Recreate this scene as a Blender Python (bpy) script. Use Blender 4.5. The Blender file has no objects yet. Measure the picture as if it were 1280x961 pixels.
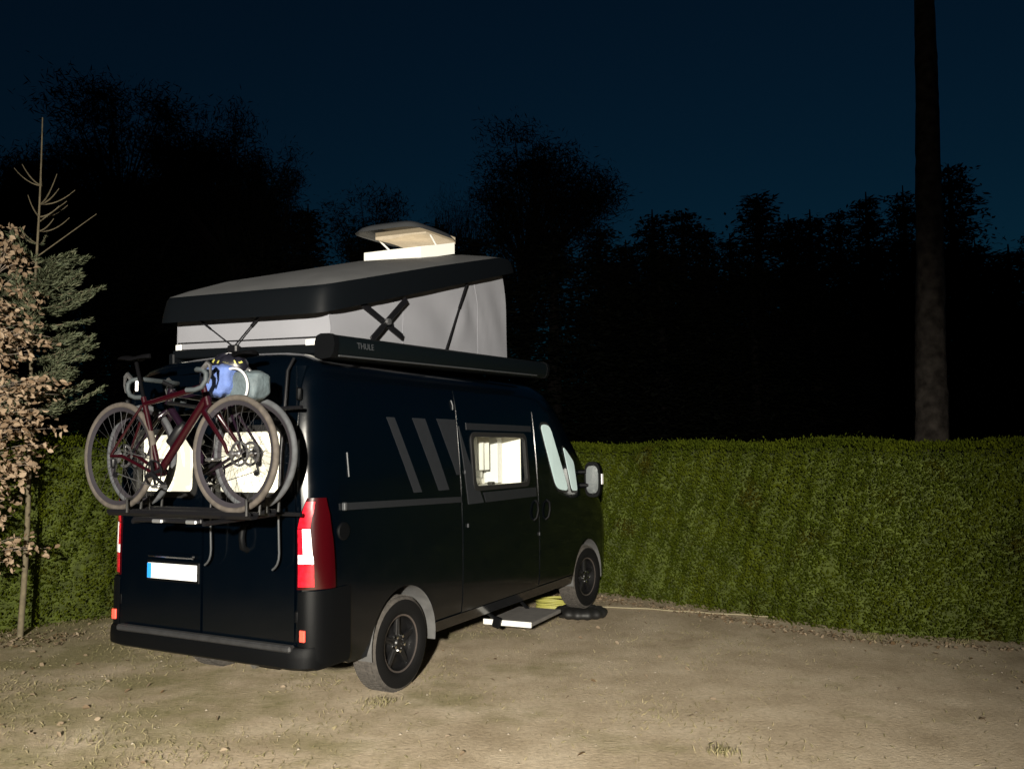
import bpy, math, random
import numpy as np
from mathutils import Matrix, Vector
R_ = math.radians
scene = bpy.context.scene
COL = scene.collection

# ------------------------------------------------------------------ camera
cd = bpy.data.cameras.new('camera'); cam = bpy.data.objects.new('camera', cd); COL.objects.link(cam)
cam.location = (0, 0, 1.638); cam.rotation_euler = (R_(90 + 6.24), 0, 0)
cd.sensor_width = 36; cd.lens = 1013.4 / 1280 * 36; cd.clip_end = 2000; cd.clip_start = 0.05
scene.camera = cam
# ------------------------------------------------------------------ night sky
MOON_EL, MOON_AZ = 35, 200
w = bpy.data.worlds.new('World'); scene.world = w; w.use_nodes = True
nt = w.node_tree; bg = nt.nodes['Background']
sky = nt.nodes.new('ShaderNodeTexSky'); sky.sky_type = 'NISHITA'; sky.sun_disc = False
sky.sun_elevation = R_(-2.55); sky.sun_rotation = R_(20); sky.air_density = 1.0; sky.dust_density = 0.3; sky.ozone_density = 5.0
tint = nt.nodes.new('ShaderNodeMix'); tint.data_type = 'RGBA'; tint.blend_type = 'MULTIPLY'; tint.inputs[0].default_value = 1; tint.inputs[7].default_value = (.38, 1.55, .68, 1)
nt.links.new(sky.outputs[0], tint.inputs[6]); nt.links.new(tint.outputs[2], bg.inputs[0]); bg.inputs[1].default_value = 0.15
# faint moonlight
sd = bpy.data.lights.new('moon', 'SUN'); sd.energy = 0.004; sd.angle = R_(0.5); sd.color = (.75, .85, 1)
so = bpy.data.objects.new('moon', sd); COL.objects.link(so); so.rotation_euler = (R_(90 - MOON_EL), 0, R_(-20))
# the site floodlight that lights the pitch from behind the photographer
ld = bpy.data.lights.new('floodlight', 'SPOT'); ld.energy = 18200; ld.color = (1, .93, .80)
ld.spot_size = R_(64); ld.spot_blend = 1.0; ld.shadow_soft_size = 0.12
lo = bpy.data.objects.new('floodlight', ld); COL.objects.link(lo); lo.location = (-0.5, -5.0, 2.7)
lo.rotation_euler = (Vector((-1.1, 8.0, 0.9)) - lo.location).to_track_quat('-Z', 'Y').to_euler()
vs = scene.view_settings
vs.view_transform = 'Standard'; vs.look = 'None'; vs.gamma = 1; vs.exposure = 0; vs.use_curve_mapping = False

# ------------------------------------------------------------------ materials
def mat(name, col, rough=.6, metal=0, spec=.5, coat=0, var=0, vscale=8, bump=0, bscale=60, emit=None, estr=0, trans=0, col2=None, detail=5):
    m = bpy.data.materials.new(name); m.use_nodes = True
    n = m.node_tree; b = n.nodes['Principled BSDF']
    b.inputs['Base Color'].default_value = (*col, 1); b.inputs['Roughness'].default_value = rough
    b.inputs['Metallic'].default_value = metal; b.inputs['Specular IOR Level'].default_value = spec
    b.inputs['Coat Weight'].default_value = coat; b.inputs['Coat Roughness'].default_value = .06
    if emit: b.inputs['Emission Color'].default_value = (*emit, 1); b.inputs['Emission Strength'].default_value = estr
    if trans: b.inputs['Transmission Weight'].default_value = trans
    tc = n.nodes.new('ShaderNodeTexCoord')
    if var or col2:
        no = n.nodes.new('ShaderNodeTexNoise'); no.inputs['Scale'].default_value = vscale; no.inputs['Detail'].default_value = detail
        n.links.new(tc.outputs['Object'], no.inputs['Vector'])
        cr = n.nodes.new('ShaderNodeValToRGB'); cr.color_ramp.elements[0].position = .32; cr.color_ramp.elements[1].position = .68
        c2 = col2 if col2 else tuple(c * (1 + var) for c in col); c1 = col if col2 else tuple(c * (1 - var) for c in col)
        cr.color_ramp.elements[0].color = (*c1, 1); cr.color_ramp.elements[1].color = (*c2, 1)
        n.links.new(no.outputs['Fac'], cr.inputs['Fac']); n.links.new(cr.outputs['Color'], b.inputs['Base Color'])
    if bump:
        nb = n.nodes.new('ShaderNodeTexNoise'); nb.inputs['Scale'].default_value = bscale; nb.inputs['Detail'].default_value = 6
        n.links.new(tc.outputs['Object'], nb.inputs['Vector'])
        bm = n.nodes.new('ShaderNodeBump'); bm.inputs['Strength'].default_value = bump; bm.inputs['Distance'].default_value = .02
        n.links.new(nb.outputs['Fac'], bm.inputs['Height']); n.links.new(bm.outputs['Normal'], b.inputs['Normal'])
    return m

def leafmat(name, c1, c2, rough=.6, transl=.25, spec=.3, patch=None):
    """leaf colour varies per leaf (random per island)"""
    m = bpy.data.materials.new(name); m.use_nodes = True
    n = m.node_tree; b = n.nodes['Principled BSDF']; out = n.nodes['Material Output']
    g = n.nodes.new('ShaderNodeNewGeometry'); cr = n.nodes.new('ShaderNodeValToRGB')
    cr.color_ramp.elements[0].color = (*c1, 1); cr.color_ramp.elements[1].color = (*c2, 1)
    n.links.new(g.outputs['Random Per Island'], cr.inputs['Fac'])
    col_out = cr.outputs['Color']
    if patch:      # slow change of leaf colour over the plant, with thin brownish spots
        tc = n.nodes.new('ShaderNodeTexCoord'); no = n.nodes.new('ShaderNodeTexNoise'); no.inputs['Scale'].default_value = 1.7; no.inputs['Detail'].default_value = 4; n.links.new(tc.outputs['Object'], no.inputs['Vector'])
        pr = n.nodes.new('ShaderNodeValToRGB'); e = pr.color_ramp.elements; e[0].position = .30; e[0].color = (*patch, 1); e[1].position = .66; e[1].color = (1.3, 1.22, 1.0, 1); q = e.new(.42); q.color = (.82, .86, .85, 1)
        mm_ = n.nodes.new('ShaderNodeMix'); mm_.data_type = 'RGBA'; mm_.blend_type = 'MULTIPLY'; mm_.inputs[0].default_value = 1; n.links.new(no.outputs['Fac'], pr.inputs['Fac']); n.links.new(col_out, mm_.inputs[6]); n.links.new(pr.outputs['Color'], mm_.inputs[7]); col_out = mm_.outputs[2]
    n.links.new(col_out, b.inputs['Base Color'])
    b.inputs['Roughness'].default_value = rough; b.inputs['Specular IOR Level'].default_value = spec
    t = n.nodes.new('ShaderNodeBsdfTranslucent'); n.links.new(col_out, t.inputs['Color'])
    mx = n.nodes.new('ShaderNodeMixShader'); mx.inputs[0].default_value = transl
    n.links.new(b.outputs[0], mx.inputs[1]); n.links.new(t.outputs[0], mx.inputs[2]); n.links.new(mx.outputs[0], out.inputs['Surface'])
    return m

M = {}
# paint: near-black blue, thin dust film changes the gloss
p = mat('paint', (.0003, .0011, .0024), .16, spec=.35, coat=.35, bump=.02, bscale=3)
n = p.node_tree; tx = n.nodes.new('ShaderNodeTexNoise'); tx.inputs['Scale'].default_value = 6; tx.inputs['Detail'].default_value = 8
mr = n.nodes.new('ShaderNodeMapRange'); mr.inputs[3].default_value = .10; mr.inputs[4].default_value = .30
n.links.new(n.nodes['Texture Coordinate'].outputs['Object'], tx.inputs['Vector']); n.links.new(tx.outputs['Fac'], mr.inputs[0]); n.links.new(mr.outputs[0], n.nodes['Principled BSDF'].inputs['Roughness'])
M['paint'] = p
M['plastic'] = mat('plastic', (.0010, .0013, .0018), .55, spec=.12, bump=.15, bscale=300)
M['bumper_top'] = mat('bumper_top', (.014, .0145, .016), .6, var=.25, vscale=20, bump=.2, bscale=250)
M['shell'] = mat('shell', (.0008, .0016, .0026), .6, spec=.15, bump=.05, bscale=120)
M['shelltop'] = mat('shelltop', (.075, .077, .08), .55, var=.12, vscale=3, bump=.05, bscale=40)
M['awning'] = mat('awning', (.001, .0024, .0032), .5, spec=.2)
M['alu'] = mat('alu', (.55, .56, .58), .35, metal=.85)
M['chrome'] = mat('chrome', (.8, .8, .8), .12, metal=1)
M['dimmetal'] = mat('dimmetal', (.04, .043, .047), .55, metal=.3)
M['decal'] = mat('decal', (.011, .0125, .0155), .5, var=.06, vscale=14)
M['trim'] = mat('trim', (.008, .0092, .0115), .5, var=.1, vscale=30)
M['tent'] = mat('tent', (.18, .184, .205), .85, spec=.2, var=.05, vscale=2.5, bump=.1, bscale=500)
M['white'] = mat('white', (.6, .6, .58), .5)
M['plate'] = mat('plate', (.86, .86, .86), .35, var=.02, vscale=30)
M['eublue'] = mat('eublue', (.02, .25, .75), .4)
M['red'] = mat('red', (.42, .006, .016), .18, coat=.6, var=.35, vscale=40)
M['reddark'] = mat('reddark', (.022, .0006, .0015), .14, coat=.8)  # darker copy of the lens red: shade on the side wrap put into the colour
M['redbright'] = mat('redbright', (.95, .09, .06), .3, var=.2, vscale=200)
M['clear'] = mat('clear', (.88, .87, .88), .2, coat=.5, var=.05, vscale=60)
M['liner'] = mat('liner', (.07, .07, .07), .95, var=.2, vscale=12, bump=.3, bscale=200)
M['tyre'] = mat('tyre', (.004, .004, .0042), .85, spec=.12, bump=.3, bscale=150)
M['tread'] = mat('tread', (.045, .04, .035), .9, var=.3, vscale=25, bump=.4, bscale=120)  # paler than the sidewall: light falling on the tread put into the rubber colour
M['rim'] = mat('rim', (.006, .006, .0065), .4, spec=.25, coat=.15)
M['rimedge'] = mat('rimedge', (.10, .085, .08), .35, metal=.5)
M['rubber'] = mat('rubber', (.006, .006, .006), .6)
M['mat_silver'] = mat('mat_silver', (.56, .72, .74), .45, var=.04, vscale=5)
M['blind'] = mat('blind', (.8, .74, .6), .8, emit=(1, .91, .68), estr=1.3)
M['hatchglow'] = mat('hatchglow', (.3, .29, .26), .6, emit=(1, .94, .78), estr=.72)
M['hatchliner'] = mat('hatchliner', (.20, .17, .13), .8, var=.15, vscale=12, emit=(1, .78, .48), estr=.28)  # lining is no lamp; emission adds the lamplight falling on it
M['lid'] = mat('lid', (.05, .052, .055), .3)
M['cream'] = mat('cream', (.72, .70, .62), .6, var=.03, vscale=4)
M['furn'] = mat('furn', (.52, .51, .45), .5, var=.05, vscale=6)
M['dark'] = mat('dark', (.02, .018, .015), .6)
M['mirror'] = mat('mirror', (.09, .10, .105), .25, metal=.2)
# thin glass
g = bpy.data.materials.new('glass'); g.use_nodes = True; n = g.node_tree
gl = n.nodes.new('ShaderNodeBsdfGlossy'); gl.inputs['Roughness'].default_value = .03
tr = n.nodes.new('ShaderNodeBsdfTransparent'); tr.inputs['Color'].default_value = (.9, .92, .92, 1)
lw = n.nodes.new('ShaderNodeLayerWeight'); lw.inputs['Blend'].default_value = .3; fr = n.nodes.new('ShaderNodeMapRange'); fr.inputs[1].default_value = .5; fr.inputs[3].default_value = .03; fr.inputs[4].default_value = .4; n.links.new(lw.outputs['Facing'], fr.inputs[0]); mx = n.nodes.new('ShaderNodeMixShader')
n.links.new(fr.outputs[0], mx.inputs[0]); n.links.new(tr.outputs[0], mx.inputs[1]); n.links.new(gl.outputs[0], mx.inputs[2]); n.links.new(mx.outputs[0], n.nodes['Material Output'].inputs['Surface'])
M['glass'] = g
M['bikered'] = mat('bikered', (.013, .0004, .002), .3, coat=.2)
M['bikedark'] = mat('bikedark', (.006, .002, .006), .3, coat=.5)
M['biketyre'] = mat('biketyre', (.05, .042, .035), .85, var=.25, vscale=25)
M['biketyre2'] = mat('biketyre2', (.042, .045, .05), .85, var=.25, vscale=25)
M['bikerim'] = mat('bikerim', (.06, .055, .065), .3, metal=.6)
M['spoke'] = mat('spoke', (.06, .06, .065), .35, metal=.7)
M['steel'] = mat('steel', (.35, .35, .36), .3, metal=.9, var=.2, vscale=60)
M['black'] = mat('black', (.004, .004, .005), .45, spec=.25)
M['saddle'] = mat('saddle', (.002, .002, .0025), .8, spec=.03)
M['tape'] = mat('tape', (.025, .032, .036), .7)
M['bluebag'] = mat('bluebag', (.06, .10, .26), .8, var=.2, vscale=14, bump=.3, bscale=60)
M['greybag'] = mat('greybag', (.06, .08, .09), .7, var=.25, vscale=12, bump=.3, bscale=50)
M['whitetape'] = mat('whitetape', (.45, .46, .47), .6)
M['helmet'] = mat('helmet', (.006, .006, .01), .35)
M['yellow'] = mat('yellow', (.30, .29, .07), .5)
M['cable'] = mat('cable', (.42, .36, .12), .6)
M['cord'] = mat('cord', (.22, .19, .12), .7)
M['boardgrey'] = mat('boardgrey', (.10, .095, .09), .8, var=.15, vscale=15)
M['text'] = mat('text', (.03, .033, .037), .5)
M['bark'] = mat('bark', (.17, .14, .115), .95, var=.45, vscale=9, bump=.9, bscale=14)
M['pinebark'] = mat('pinebark', (.07, .06, .052), .95, spec=.1, var=.5, vscale=5, bump=.9, bscale=10)
M['sprucebark'] = mat('sprucebark', (.12, .10, .062), .9, var=.25, vscale=20)
M['needle'] = leafmat('needle', (.07, .09, .05), (.17, .185, .11))
M['beech'] = leafmat('beech', (.20, .13, .075), (.47, .355, .245), transl=.3)
M['hedgeleaf'] = leafmat('hedgeleaf', (.052, .070, .0052), (.070, .090, .0085), .9, .48, .05, (.85, .62, .7))
M['hedgecore'] = mat('hedgecore', (.047, .063, .0048), .9, var=.4, vscale=10)
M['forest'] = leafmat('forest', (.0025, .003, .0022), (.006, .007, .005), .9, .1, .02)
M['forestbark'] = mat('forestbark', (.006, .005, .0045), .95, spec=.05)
M['grass'] = leafmat('grass', (.14, .135, .06), (.28, .24, .14), .9, .25, .05)
M['deadleaf'] = leafmat('deadleaf', (.10, .065, .035), (.26, .21, .15), .9, .2, .05)
M['pebble'] = leafmat('pebble', (.12, .10, .075), (.26, .23, .18), .9, 0, .05)

# ------------------------------------------------------------------ mesh helpers
class MB:
    def __init__(s): s.v = []; s.f = []
    def add(s, vs, fs):
        o = len(s.v); s.v += [tuple(map(float, q)) for q in vs]; s.f += [tuple(i + o for i in q) for q in fs]; return s
    def box(s, c, d, m=None, bev=0):
        """chamfered box, centre c, size d"""
        x, y, z = [q / 2 for q in d]
        if bev <= 0:
            V = [(sx * x, sy * y, sz * z) for sx in (-1, 1) for sy in (-1, 1) for sz in (-1, 1)]
            F = [(0, 1, 3, 2), (4, 6, 7, 5), (0, 4, 5, 1), (2, 3, 7, 6), (0, 2, 6, 4), (1, 5, 7, 3)]
        else:
            b = min(bev, x * .9, y * .9, z * .9); V = []; F = []
            idx = {}
            for sx in (-1, 1):
                for sy in (-1, 1):
                    for sz in (-1, 1):
                        for a in range(3):
                            q = [sx * (x - b), sy * (y - b), sz * (z - b)]; q[a] = (sx * x, sy * y, sz * z)[a]
                            idx[sx, sy, sz, a] = len(V); V.append(tuple(q))
            S = (-1, 1)
            for a in range(3):
                b1, b2 = [k for k in range(3) if k != a]
                for sg in S:
                    def k(s1, s2):
                        t = [0, 0, 0]; t[a] = sg; t[b1] = s1; t[b2] = s2; return idx[t[0], t[1], t[2], a]
                    F.append((k(-1, -1), k(1, -1), k(1, 1), k(-1, 1)))
            for a in range(3):
                b1, b2 = [k for k in range(3) if k != a]
                for s1 in S:
                    for s2 in S:
                        def k(sa, ax):
                            t = [0, 0, 0]; t[a] = sa; t[b1] = s1; t[b2] = s2; return idx[t[0], t[1], t[2], ax]
                        F.append((k(-1, b1), k(1, b1), k(1, b2), k(-1, b2)))
            for sx in S:
                for sy in S:
                    for sz in S: F.append(tuple(idx[sx, sy, sz, a] for a in range(3)))
        out = []
        for q in V:
            q = Vector(q)
            if m is not None: q = m @ q
            out.append((q[0] + c[0], q[1] + c[1], q[2] + c[2]))
        return s.add(out, F)
    def tube(s, pts, r, n=8, cap=True, closed=False, sq=None):
        pts = [Vector(q) for q in pts]; N = len(pts)
        rs = r if isinstance(r, (list, tuple)) else [r] * N
        V = []; F = []
        T = []
        for i in range(N):
            if closed: t = pts[(i + 1) % N] - pts[i - 1]
            else: t = pts[min(i + 1, N - 1)] - pts[max(i - 1, 0)]
            T.append(t.normalized())
        a = Vector((0, 0, 1)) if abs(T[0].z) < .9 else Vector((1, 0, 0))
        u = T[0].cross(a).normalized()
        for i in range(N):
            u = (u - T[i] * u.dot(T[i])).normalized(); wv = T[i].cross(u)
            for k in range(n):
                th = 2 * math.pi * (k + .5) / n
                V.append(pts[i] + (u * math.cos(th) + wv * math.sin(th)) * rs[i])
        for i in range(N if closed else N - 1):
            j = (i + 1) % N
            for k in range(n): F.append((i * n + k, i * n + (k + 1) % n, j * n + (k + 1) % n, j * n + k))
        if cap and not closed: F.append(tuple(range(n - 1, -1, -1))); F.append(tuple((N - 1) * n + k for k in range(n)))
        return s.add(V, F)
    def lathe(s, prof, c, axis='y', n=32, a0=0, a1=2 * math.pi, closed=False):
        """prof: list of (r, t) ; t along axis"""
        full = abs(a1 - a0 - 2 * math.pi) < 1e-6; V = []; F = []; m = n if full else n + 1
        for k in range(m):
            th = a0 + (a1 - a0) * k / n
            for r, t in prof:
                if axis == 'y': q = (r * math.cos(th), t, r * math.sin(th))
                elif axis == 'z': q = (r * math.cos(th), r * math.sin(th), t)
                else: q = (t, r * math.cos(th), r * math.sin(th))
                V.append((q[0] + c[0], q[1] + c[1], q[2] + c[2]))
        P = len(prof)
        for k in range(n):
            k2 = (k + 1) % m
            for i in range(P if closed else P - 1):
                j = (i + 1) % P; F.append((k * P + i, k2 * P + i, k2 * P + j, k * P + j))
        return s.add(V, F)
    def grid(s, fn, us, vs_, skip=None, skirt=None):
        """fn(u,v)->point; skirt: function for dropping boundary edges inward"""
        V = []; F = []; nu, nv = len(us), len(vs_)
        for u in us:
            for v in vs_: V.append(fn(u, v))
        keep = set()
        for i in range(nu - 1):
            for j in range(nv - 1):
                if skip and skip((us[i] + us[i + 1]) / 2, (vs_[j] + vs_[j + 1]) / 2): continue
                keep.add((i, j)); F.append((i * nv + j, (i + 1) * nv + j, (i + 1) * nv + j + 1, i * nv + j + 1))
        if skirt:
            def low(i, j):
                V.append(skirt(us[i], vs_[j])); return len(V) - 1
            for (i, j) in list(keep):
                for (di, dj, a, b) in ((-1, 0, (i, j), (i, j + 1)), (1, 0, (i + 1, j + 1), (i + 1, j)), (0, -1, (i + 1, j), (i, j)), (0, 1, (i, j + 1), (i + 1, j + 1))):
                    if (i + di, j + dj) not in keep:
                        F.append((a[0] * nv + a[1], b[0] * nv + b[1], low(*b), low(*a)))
        return s.add(V, F)
    def build(s, name, material, parent=None, smooth=None):
        me = bpy.data.meshes.new(name); me.from_pydata(s.v, [], s.f); me.validate(); me.materials.append(M[material] if isinstance(material, str) else material)
        me.update()
        o = bpy.data.objects.new(name, me); COL.objects.link(o)
        if smooth is not None:
            me.polygons.foreach_set('use_smooth', [True] * len(me.polygons)); me.set_sharp_from_angle(angle=R_(smooth))
        if parent is not None: o.parent = parent
        return o

def npmesh(name, V, F, material, parent=None):
    """V (n,3), F (m,k) arrays"""
    me = bpy.data.meshes.new(name); V = np.asarray(V, dtype=np.float32); F = np.asarray(F, dtype=np.int32); k = F.shape[1]
    me.vertices.add(len(V)); me.vertices.foreach_set('co', V.ravel())
    me.loops.add(F.size); me.loops.foreach_set('vertex_index', F.ravel())
    me.polygons.add(len(F)); me.polygons.foreach_set('loop_start', np.arange(0, F.size, k, dtype=np.int32))
    me.update(calc_edges=True); me.materials.append(M[material])
    o = bpy.data.objects.new(name, me); COL.objects.link(o)
    if parent is not None: o.parent = parent
    return o
rng = np.random.default_rng(7)
def unit(a): return a / np.maximum(np.linalg.norm(a, axis=1, keepdims=True), 1e-9)
def leaves(C, size, aspect=.6, dirs=None, normals=None, spread=1.0):
    """diamond leaves folded along the midrib: 4 verts, 2 triangles; C = leaf base/centre"""
    N = len(C); size = np.broadcast_to(size, (N,))
    d = rng.normal(size=(N, 3)) if dirs is None else dirs + spread * rng.normal(size=(N, 3))
    d = unit(d); nn = rng.normal(size=(N, 3)) if normals is None else normals + spread * rng.normal(size=(N, 3))
    sd_ = unit(np.cross(d, nn)); up = np.cross(sd_, d)
    L = size[:, None]; h = L * aspect * .5
    V = np.empty((N, 4, 3)); V[:, 0] = C - d * L * .5; V[:, 1] = C + sd_ * h + up * h * .3; V[:, 2] = C + d * L * .5; V[:, 3] = C - sd_ * h + up * h * .3
    b = np.arange(N)[:, None] * 4
    F = np.concatenate([b + [0, 1, 2], b + [0, 2, 3]], axis=1).reshape(-1, 3)
    return V.reshape(-1, 3), F
def leaves6(C, size, aspect, dirs, normals, spread):
    """pointed oval leaves, folded and curled"""
    N = len(C); size = np.broadcast_to(size, (N,)); d = unit(dirs + spread * rng.normal(size=(N, 3))); nn = normals + spread * rng.normal(size=(N, 3))
    sd_ = unit(np.cross(d, nn)); up = np.cross(sd_, d); L = size[:, None]; h = L * aspect * .5 * rng.uniform(.6, 1.15, (N, 1)); c = L * rng.uniform(-.12, .3, (N, 1)); k = h * rng.uniform(.1, .7, (N, 1))
    V = np.empty((N, 6, 3)); V[:, 0] = C - d * L * .5; V[:, 1] = C - d * L * .15 + sd_ * h + up * k; V[:, 2] = C + d * L * .22 + sd_ * h * .8 + up * (k - c * .3); V[:, 3] = C + d * L * .5 - up * c
    V[:, 4] = C + d * L * .22 - sd_ * h * .8 + up * (k - c * .3); V[:, 5] = C - d * L * .15 - sd_ * h + up * k
    b = np.arange(N)[:, None] * 6; F = np.concatenate([b + [0, 1, 2, 3], b + [0, 3, 4, 5]], axis=1).reshape(-1, 4); return V.reshape(-1, 3), F
def tag(o, label=None, cat=None, group=None, kind=None):
    if label: o['label'] = label
    if cat: o['category'] = cat
    if group: o['group'] = group
    if kind: o['kind'] = kind
    return o
def empty(name, mtx):
    o = bpy.data.objects.new(name, None); COL.objects.link(o); o.matrix_world = mtx; o.empty_display_size = .2; return o
def copy_tree(o, parent=None):
    c = o.copy(); COL.objects.link(c)
    if parent is not None: c.parent = parent
    for ch in [q for q in o.children]: copy_tree(ch, c)
    return c
def lin(a, b, n): return [a + (b - a) * i / (n - 1) for i in range(n)]
def bez(p0, p1, p2, n=8):
    p0, p1, p2 = Vector(p0), Vector(p1), Vector(p2)
    return [p0 * (1 - t) ** 2 + p1 * 2 * t * (1 - t) + p2 * t * t for t in lin(0, 1, n)]

# ------------------------------------------------------------------ ground
def hnoise(x, y):
    return .5 * np.sin(x * 1.3 + .7 * y) * np.sin(y * 1.1 - .4 * x) + .3 * np.sin(3.1 * x + 1.7) * np.sin(2.7 * y + .3 * x) + .2 * np.sin(7.3 * x - 2 * y) * np.sin(6.1 * y + x)
def gz(x, y): return .0015 * hnoise(x, y) + .0008 * np.sin(11 * x + 3 * y) * np.sin(9 * y - 2 * x)
def axis(core0, core1, step, far):
    a = list(np.arange(core0, core1 + 1e-6, step)); e = []; k = step
    q = core1
    while q < far: k *= 1.5; q += k; e.append(q)
    l = []; k = step; q = core0
    while q > -far: k *= 1.5; q -= k; l.append(q)
    return np.array(l[::-1] + a + e)
gx, gy = axis(-8, 8, .08, 500), axis(1, 13, .08, 500)
X, Y = np.meshgrid(gx, gy, indexing='ij'); inner = np.clip(1 - np.maximum(np.abs(X) - 8, 0) / 4, 0, 1)
Z = gz(X, Y) * inner
V = np.stack([X, Y, Z], -1).reshape(-1, 3); nx, ny = len(gx), len(gy)
I = (np.arange(nx - 1)[:, None] * ny + np.arange(ny - 1)[None, :]).ravel()
F = np.stack([I, I + ny, I + ny + 1, I + 1], 1)
gm = bpy.data.materials.new('ground'); gm.use_nodes = True; n = gm.node_tree; b = n.nodes['Principled BSDF']; b.inputs['Roughness'].default_value = .95; b.inputs['Specular IOR Level'].default_value = .1
tc = n.nodes.new('ShaderNodeTexCoord')
def noise(scale, detail=6, rough=.6):
    q = n.nodes.new('ShaderNodeTexNoise'); q.inputs['Scale'].default_value = scale; q.inputs['Detail'].default_value = detail; q.inputs['Roughness'].default_value = rough
    n.links.new(tc.outputs['Object'], q.inputs['Vector']); return q
def ramp(src, stops):
    q = n.nodes.new('ShaderNodeValToRGB'); e = q.color_ramp.elements
    while len(e) < len(stops): e.new(.5)
    for el, (pos, c) in zip(e, stops): el.position = pos; el.color = (*c, 1)
    n.links.new(src, q.inputs['Fac']); return q
def mix(f, a, b_, mode='MIX'):
    q = n.nodes.new('ShaderNodeMix'); q.data_type = 'RGBA'; q.blend_type = mode
    if isinstance(f, float): q.inputs[0].default_value = f
    else: n.links.new(f, q.inputs[0])
    n.links.new(a, q.inputs[6]); n.links.new(b_, q.inputs[7]); return q
r1 = ramp(noise(1.6, 8, .65).outputs['Fac'], [(.30, (.33, .265, .18)), (.5, (.45, .37, .265)), (.70, (.56, .475, .355))])
r2 = ramp(noise(28, 6, .7).outputs['Fac'], [(.3, (.72, .72, .70)), (.5, (1, 1, 1)), (.7, (1.15, 1.14, 1.1))])
c1 = mix(1.0, r1.outputs[0], r2.outputs[0], 'MULTIPLY')
rg = ramp(noise(22, 5).outputs['Fac'], [(.3, (.15, .14, .06)), (.7, (.30, .265, .14))])
# grass grows in patches, mostly on the left side of the pitch
sx = n.nodes.new('ShaderNodeSeparateXYZ'); n.links.new(tc.outputs['Object'], sx.inputs[0])
mrx = n.nodes.new('ShaderNodeMapRange'); mrx.inputs[1].default_value = -4.5; mrx.inputs[2].default_value = 1.5; mrx.inputs[3].default_value = .14; mrx.inputs[4].default_value = -.06
n.links.new(sx.outputs['X'], mrx.inputs[0])
ad = n.nodes.new('ShaderNodeMath'); n.links.new(noise(1.1, 9, .7).outputs['Fac'], ad.inputs[0]); n.links.new(mrx.outputs[0], ad.inputs[1])
fm = ramp(ad.outputs[0], [(.5, (0, 0, 0)), (.68, (.85, .85, .85))])
c2 = mix(fm.outputs[0], c1.outputs[2], rg.outputs[0])
n.links.new(c2.outputs[2], b.inputs['Base Color'])
bmp = n.nodes.new('ShaderNodeBump'); bmp.inputs['Strength'].default_value = .4; bmp.inputs['Distance'].default_value = .025
nb = noise(35, 8, .7); n.links.new(nb.outputs['Fac'], bmp.inputs['Height']); n.links.new(bmp.outputs[0], b.inputs['Normal'])
M['ground'] = gm
go = npmesh('ground', V, F, 'ground'); tag(go, kind='structure')
go.data.polygons.foreach_set('use_smooth', [True] * len(go.data.polygons))

# ------------------------------------------------------------------ the van's own frame
T0 = Vector((-1.711, 6.823, 0.0))
Rv = (Matrix.Rotation(R_(90 - 28.312), 4, 'Z') @ Matrix.Rotation(-R_(1.657), 4, 'Y') @ Matrix.Rotation(R_(-0.133), 4, 'X'))
VAN = Matrix.Translation(T0) @ Rv @ Matrix.Translation((-1.015, 0, 0))      # van coordinates -> world: x forward from the rear, y left, z up
XR, XF = 1.015, 4.62

def lerp_tab(tab, x):
    if x <= tab[0][0]: return tab[0][1]
    for (a, va), (b_, vb) in zip(tab, tab[1:]):
        if x <= b_: return va + (vb - va) * (x - a) / (b_ - a)
    return tab[-1][1]
WZ = [(.33, .975), (.42, 1.005), (.55, 1.02), (.8, 1.028), (1.1, 1.03), (1.4, 1.022), (1.7, 1.005), (2.0, .982), (2.2, .962), (2.32, .94), (2.40, .91), (2.46, .86), (2.50, .78), (2.53, .6), (2.545, .3), (2.55, 0)]
WX = [(0, .905), (.02, .935), (.05, .965), (.1, .988), (.18, 1), (3.6, 1), (4.2, .997), (4.6, .99), (4.9, .978), (5.1, .96), (5.25, .93), (5.35, .885), (5.45, .80), (5.52, .6)]
ZT = [(0, 2.46), (.02, 2.49), (.06, 2.52), (.12, 2.54), (.25, 2.55), (3.5, 2.55), (3.7, 2.53), (3.9, 2.45), (4.1, 2.3), (4.3, 2.11), (4.5, 1.92), (4.7, 1.73), (4.9, 1.54), (5.0, 1.46), (5.15, 1.36), (5.25, 1.28), (5.35, 1.16), (5.45, 1.0), (5.52, .85)]
ZB = [(0, .415), (.3, .40), (.42, .34), (4.7, .33), (5.0, .26), (5.35, .25), (5.52, .33)]
def lean(z): t = min(max((z - 1.5) / 1.0, 0), 1); return .075 * t * t
def body_pt(x, zz):
    """zz is the nominal height in the main section; returns point on the left side"""
    zt, zb = lerp_tab(ZT, x), lerp_tab(ZB, x)
    if zz > 1.0:
        zlow = min(1.0, zt * .75); z = zlow + (zz - 1.0) / 1.55 * (zt - zlow)
    else:
        zlow = min(1.0, zt * .75); z = zb + (zz - .33) / .67 * (zlow - zb)
    y = lerp_tab(WZ, zz) * lerp_tab(WX, x)
    return (x + lean(z) * max(0, 1 - x / .7), y, z)
def side_y(x, z):
    zt, zb = lerp_tab(ZT, x), lerp_tab(ZB, x); zlow = min(1.0, zt * .75)
    zz = 1.0 + (z - zlow) / max(zt - zlow, .01) * 1.55 if z > zlow else .33 + (z - zb) / (zlow - zb) * .67
    xs = x
    if x < .7: xs = max(0, (x - lean(z)) / (1 - lean(z) / .7))
    return lerp_tab(WZ, min(max(zz, .33), 2.55)) * lerp_tab(WX, xs)
def side_pt(x, z, off=0, s=-1): return (x, s * (side_y(x, z) + off), z)
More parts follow.
